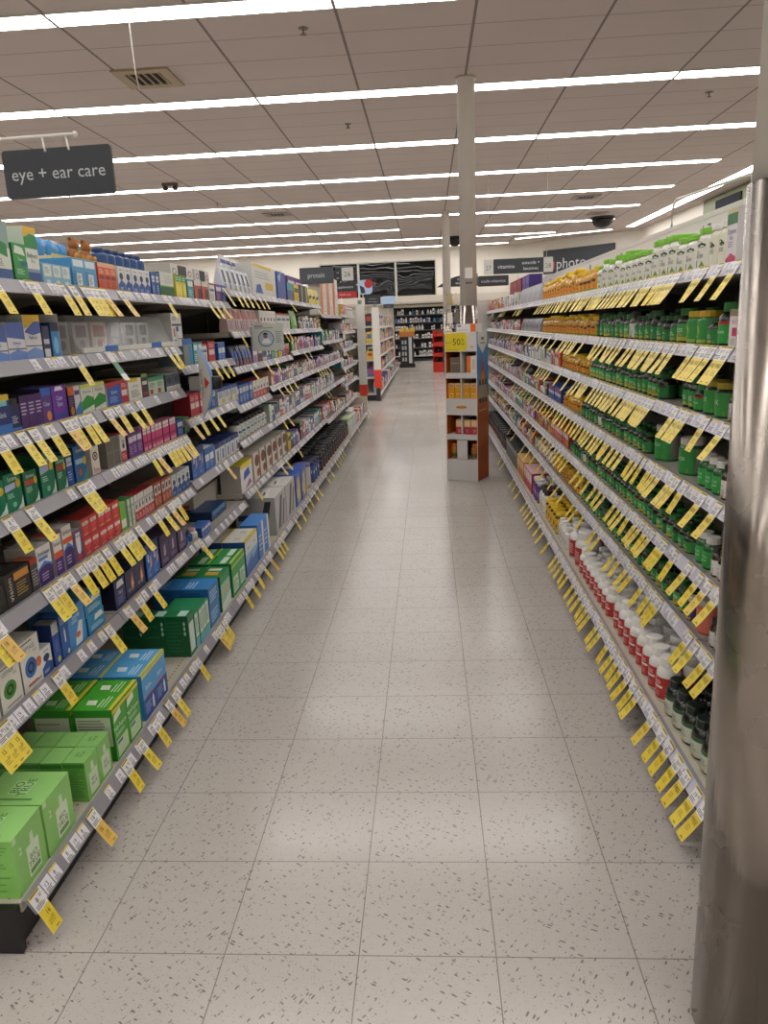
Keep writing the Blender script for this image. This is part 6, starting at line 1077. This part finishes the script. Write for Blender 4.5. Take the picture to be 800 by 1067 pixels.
for i, (x, z) in enumerate(((.08, .281), (.2, .281), (.14, .541))):
    b = MB(); b.lathe([(.035, 0), (.035, .09), (.02, .11)], '#2c2a30', 12); v = Matrix.Translation((.14, 22, 0)) @ Matrix.Rotation(-.35, 4, 'Z') @ Vector((x, .1, z)); tag(b.obj('drink_bottle', None, v), 'dark bottle in the red display, %s' % ('lower tray', 'lower tray beside the first', 'middle tray')[i], 'bottle')
t = thing('bag_rack', 'grey wire rack of gift bags behind the white poles', 'rack', (.57, 15.2, 0)); b = MB(); b.tube([(0, 0, .02), (0, 0, 1.9)], .015, mat('#4a4744', .4), 8)
for z in (.9, 1.25, 1.6, 1.88): b.tube([(-.2, 0, z), (.2, 0, z)], .006, '#6a6662', 6)
b.obj('frame', t); b = MB(); b.box(-.22, -.2, .001, .22, .2, .02, '#3a3836'); b.obj('base', t)
for i in range(9):
    x, z = -.13+.13*(i % 3), .95+.34*(i//3); col = ['#c9b59a', '#8a6a52', '#b3424a', '#d8cfc2', '#6a5a4c', '#c9a68a', '#a8946c', '#d5c8b4', '#b04a5a'][i]
    b = MB(); b.poly([(-.055, -.03, 0), (.055, -.03, 0), (.05, -.012, .2), (-.05, -.012, .2)], col); b.poly([(.055, .03-.0, 0), (-.055, .03, 0), (-.05, .012, .2), (.05, .012, .2)], col)
    for s_ in (-1, 1): b.poly([(s_*.055, -.03, 0), (s_*.055, .03, 0), (s_*.05, .012, .2), (s_*.05, -.012, .2)], col)
    b.tube([(-.03, -.013, .2), (-.02, -.013, .25), (.02, -.013, .25), (.03, -.013, .2)], .002, '#dcd6c8', 4)
    tag(b.obj('gift_bag', None, (.57+x, 15.15, z+.06)), '%s gift bag, %s hook on the wire rack' % (['tan', 'brown', 'red', 'cream', 'dark brown', 'peach', 'olive', 'ivory', 'rose'][i], ordn(i+1)), 'bag', 'gift bags on the wire rack')

# wall of cosmetics under the windows
t = thing('wall_shelf_unit', 'black wall shelving full of small bottles under the windows', 'shelving', (-1.25, YF-.02, 0)); b = MB(); b.box(0, -.03, .1, 2.5, 0, 2.06, mat('#0d0d0f', .6)); b.obj('back_panel', t); b = MB(); b.box(0, -.45, .002, 2.5, -.0, .1, '#0d0d0f'); b.obj('base', t)
SZ = [.2, .5, .84, 1.14, 1.42, 1.7]
for z in SZ: b = MB(); b.box(.01, -.4, z-.03, 2.49, -.031, z, mat('#1c1c1f', .4)); b.box(.01, -.406, z-.03, 2.49, -.4005, z-.002, '#c9c9cb' if z < .3 else '#5f6064'); b.obj('shelf', t)
b = MB(); b.box(.02, -.42, 1.96, 2.48, -.3, 2.05, '#bdb8a8'); b.obj('valance', t)
pc = ['#dcdad6', '#d8d4d6', '#c9c6c8', '#e2d6c8', '#2a2a2e', '#3a86b4', '#b4b4bc', '#dcdad6', '#d9ccd4']
for ri, z in enumerate(SZ):
    x = -1.2; i = 0
    while x < 1.15:
        w_ = rnd.choice([.06, .08, .1]); h = rnd.uniform(.12, .2); i += 1; col = rnd.choice(pc)
        if ri == 4 and x > .0: col = '#3a86b4' if rnd.random() < .6 else col
        if rnd.random() < .85:
            b = MB(); nm = rnd.random() < .5
            if nm: b.lathe([(w_*.42, 0), (w_*.42, h*.65), (w_*.2, h*.75), (w_*.2, h)], mat(col, .3), 8)
            else: b.box(-w_*.45, -.03, 0, w_*.45, .03, h, col); b.box(-w_*.3, -.0306, h*.3, w_*.3, -.03, h*.6, '#55565c')
            tag(b.obj('cosmetic_bottle' if nm else 'cosmetic_box', None, (x+w_/2, YF-.37, z+.0005)), 'small cosmetic %s, %s along the %s black wall shelf' % ('bottle' if nm else 'box', ordn(i), ('lowest', '2nd lowest', '3rd lowest', '4th lowest', '5th lowest', 'top')[ri]), 'bottle' if nm else 'box', 'cosmetics on the black wall shelving')
        x += w_+.015
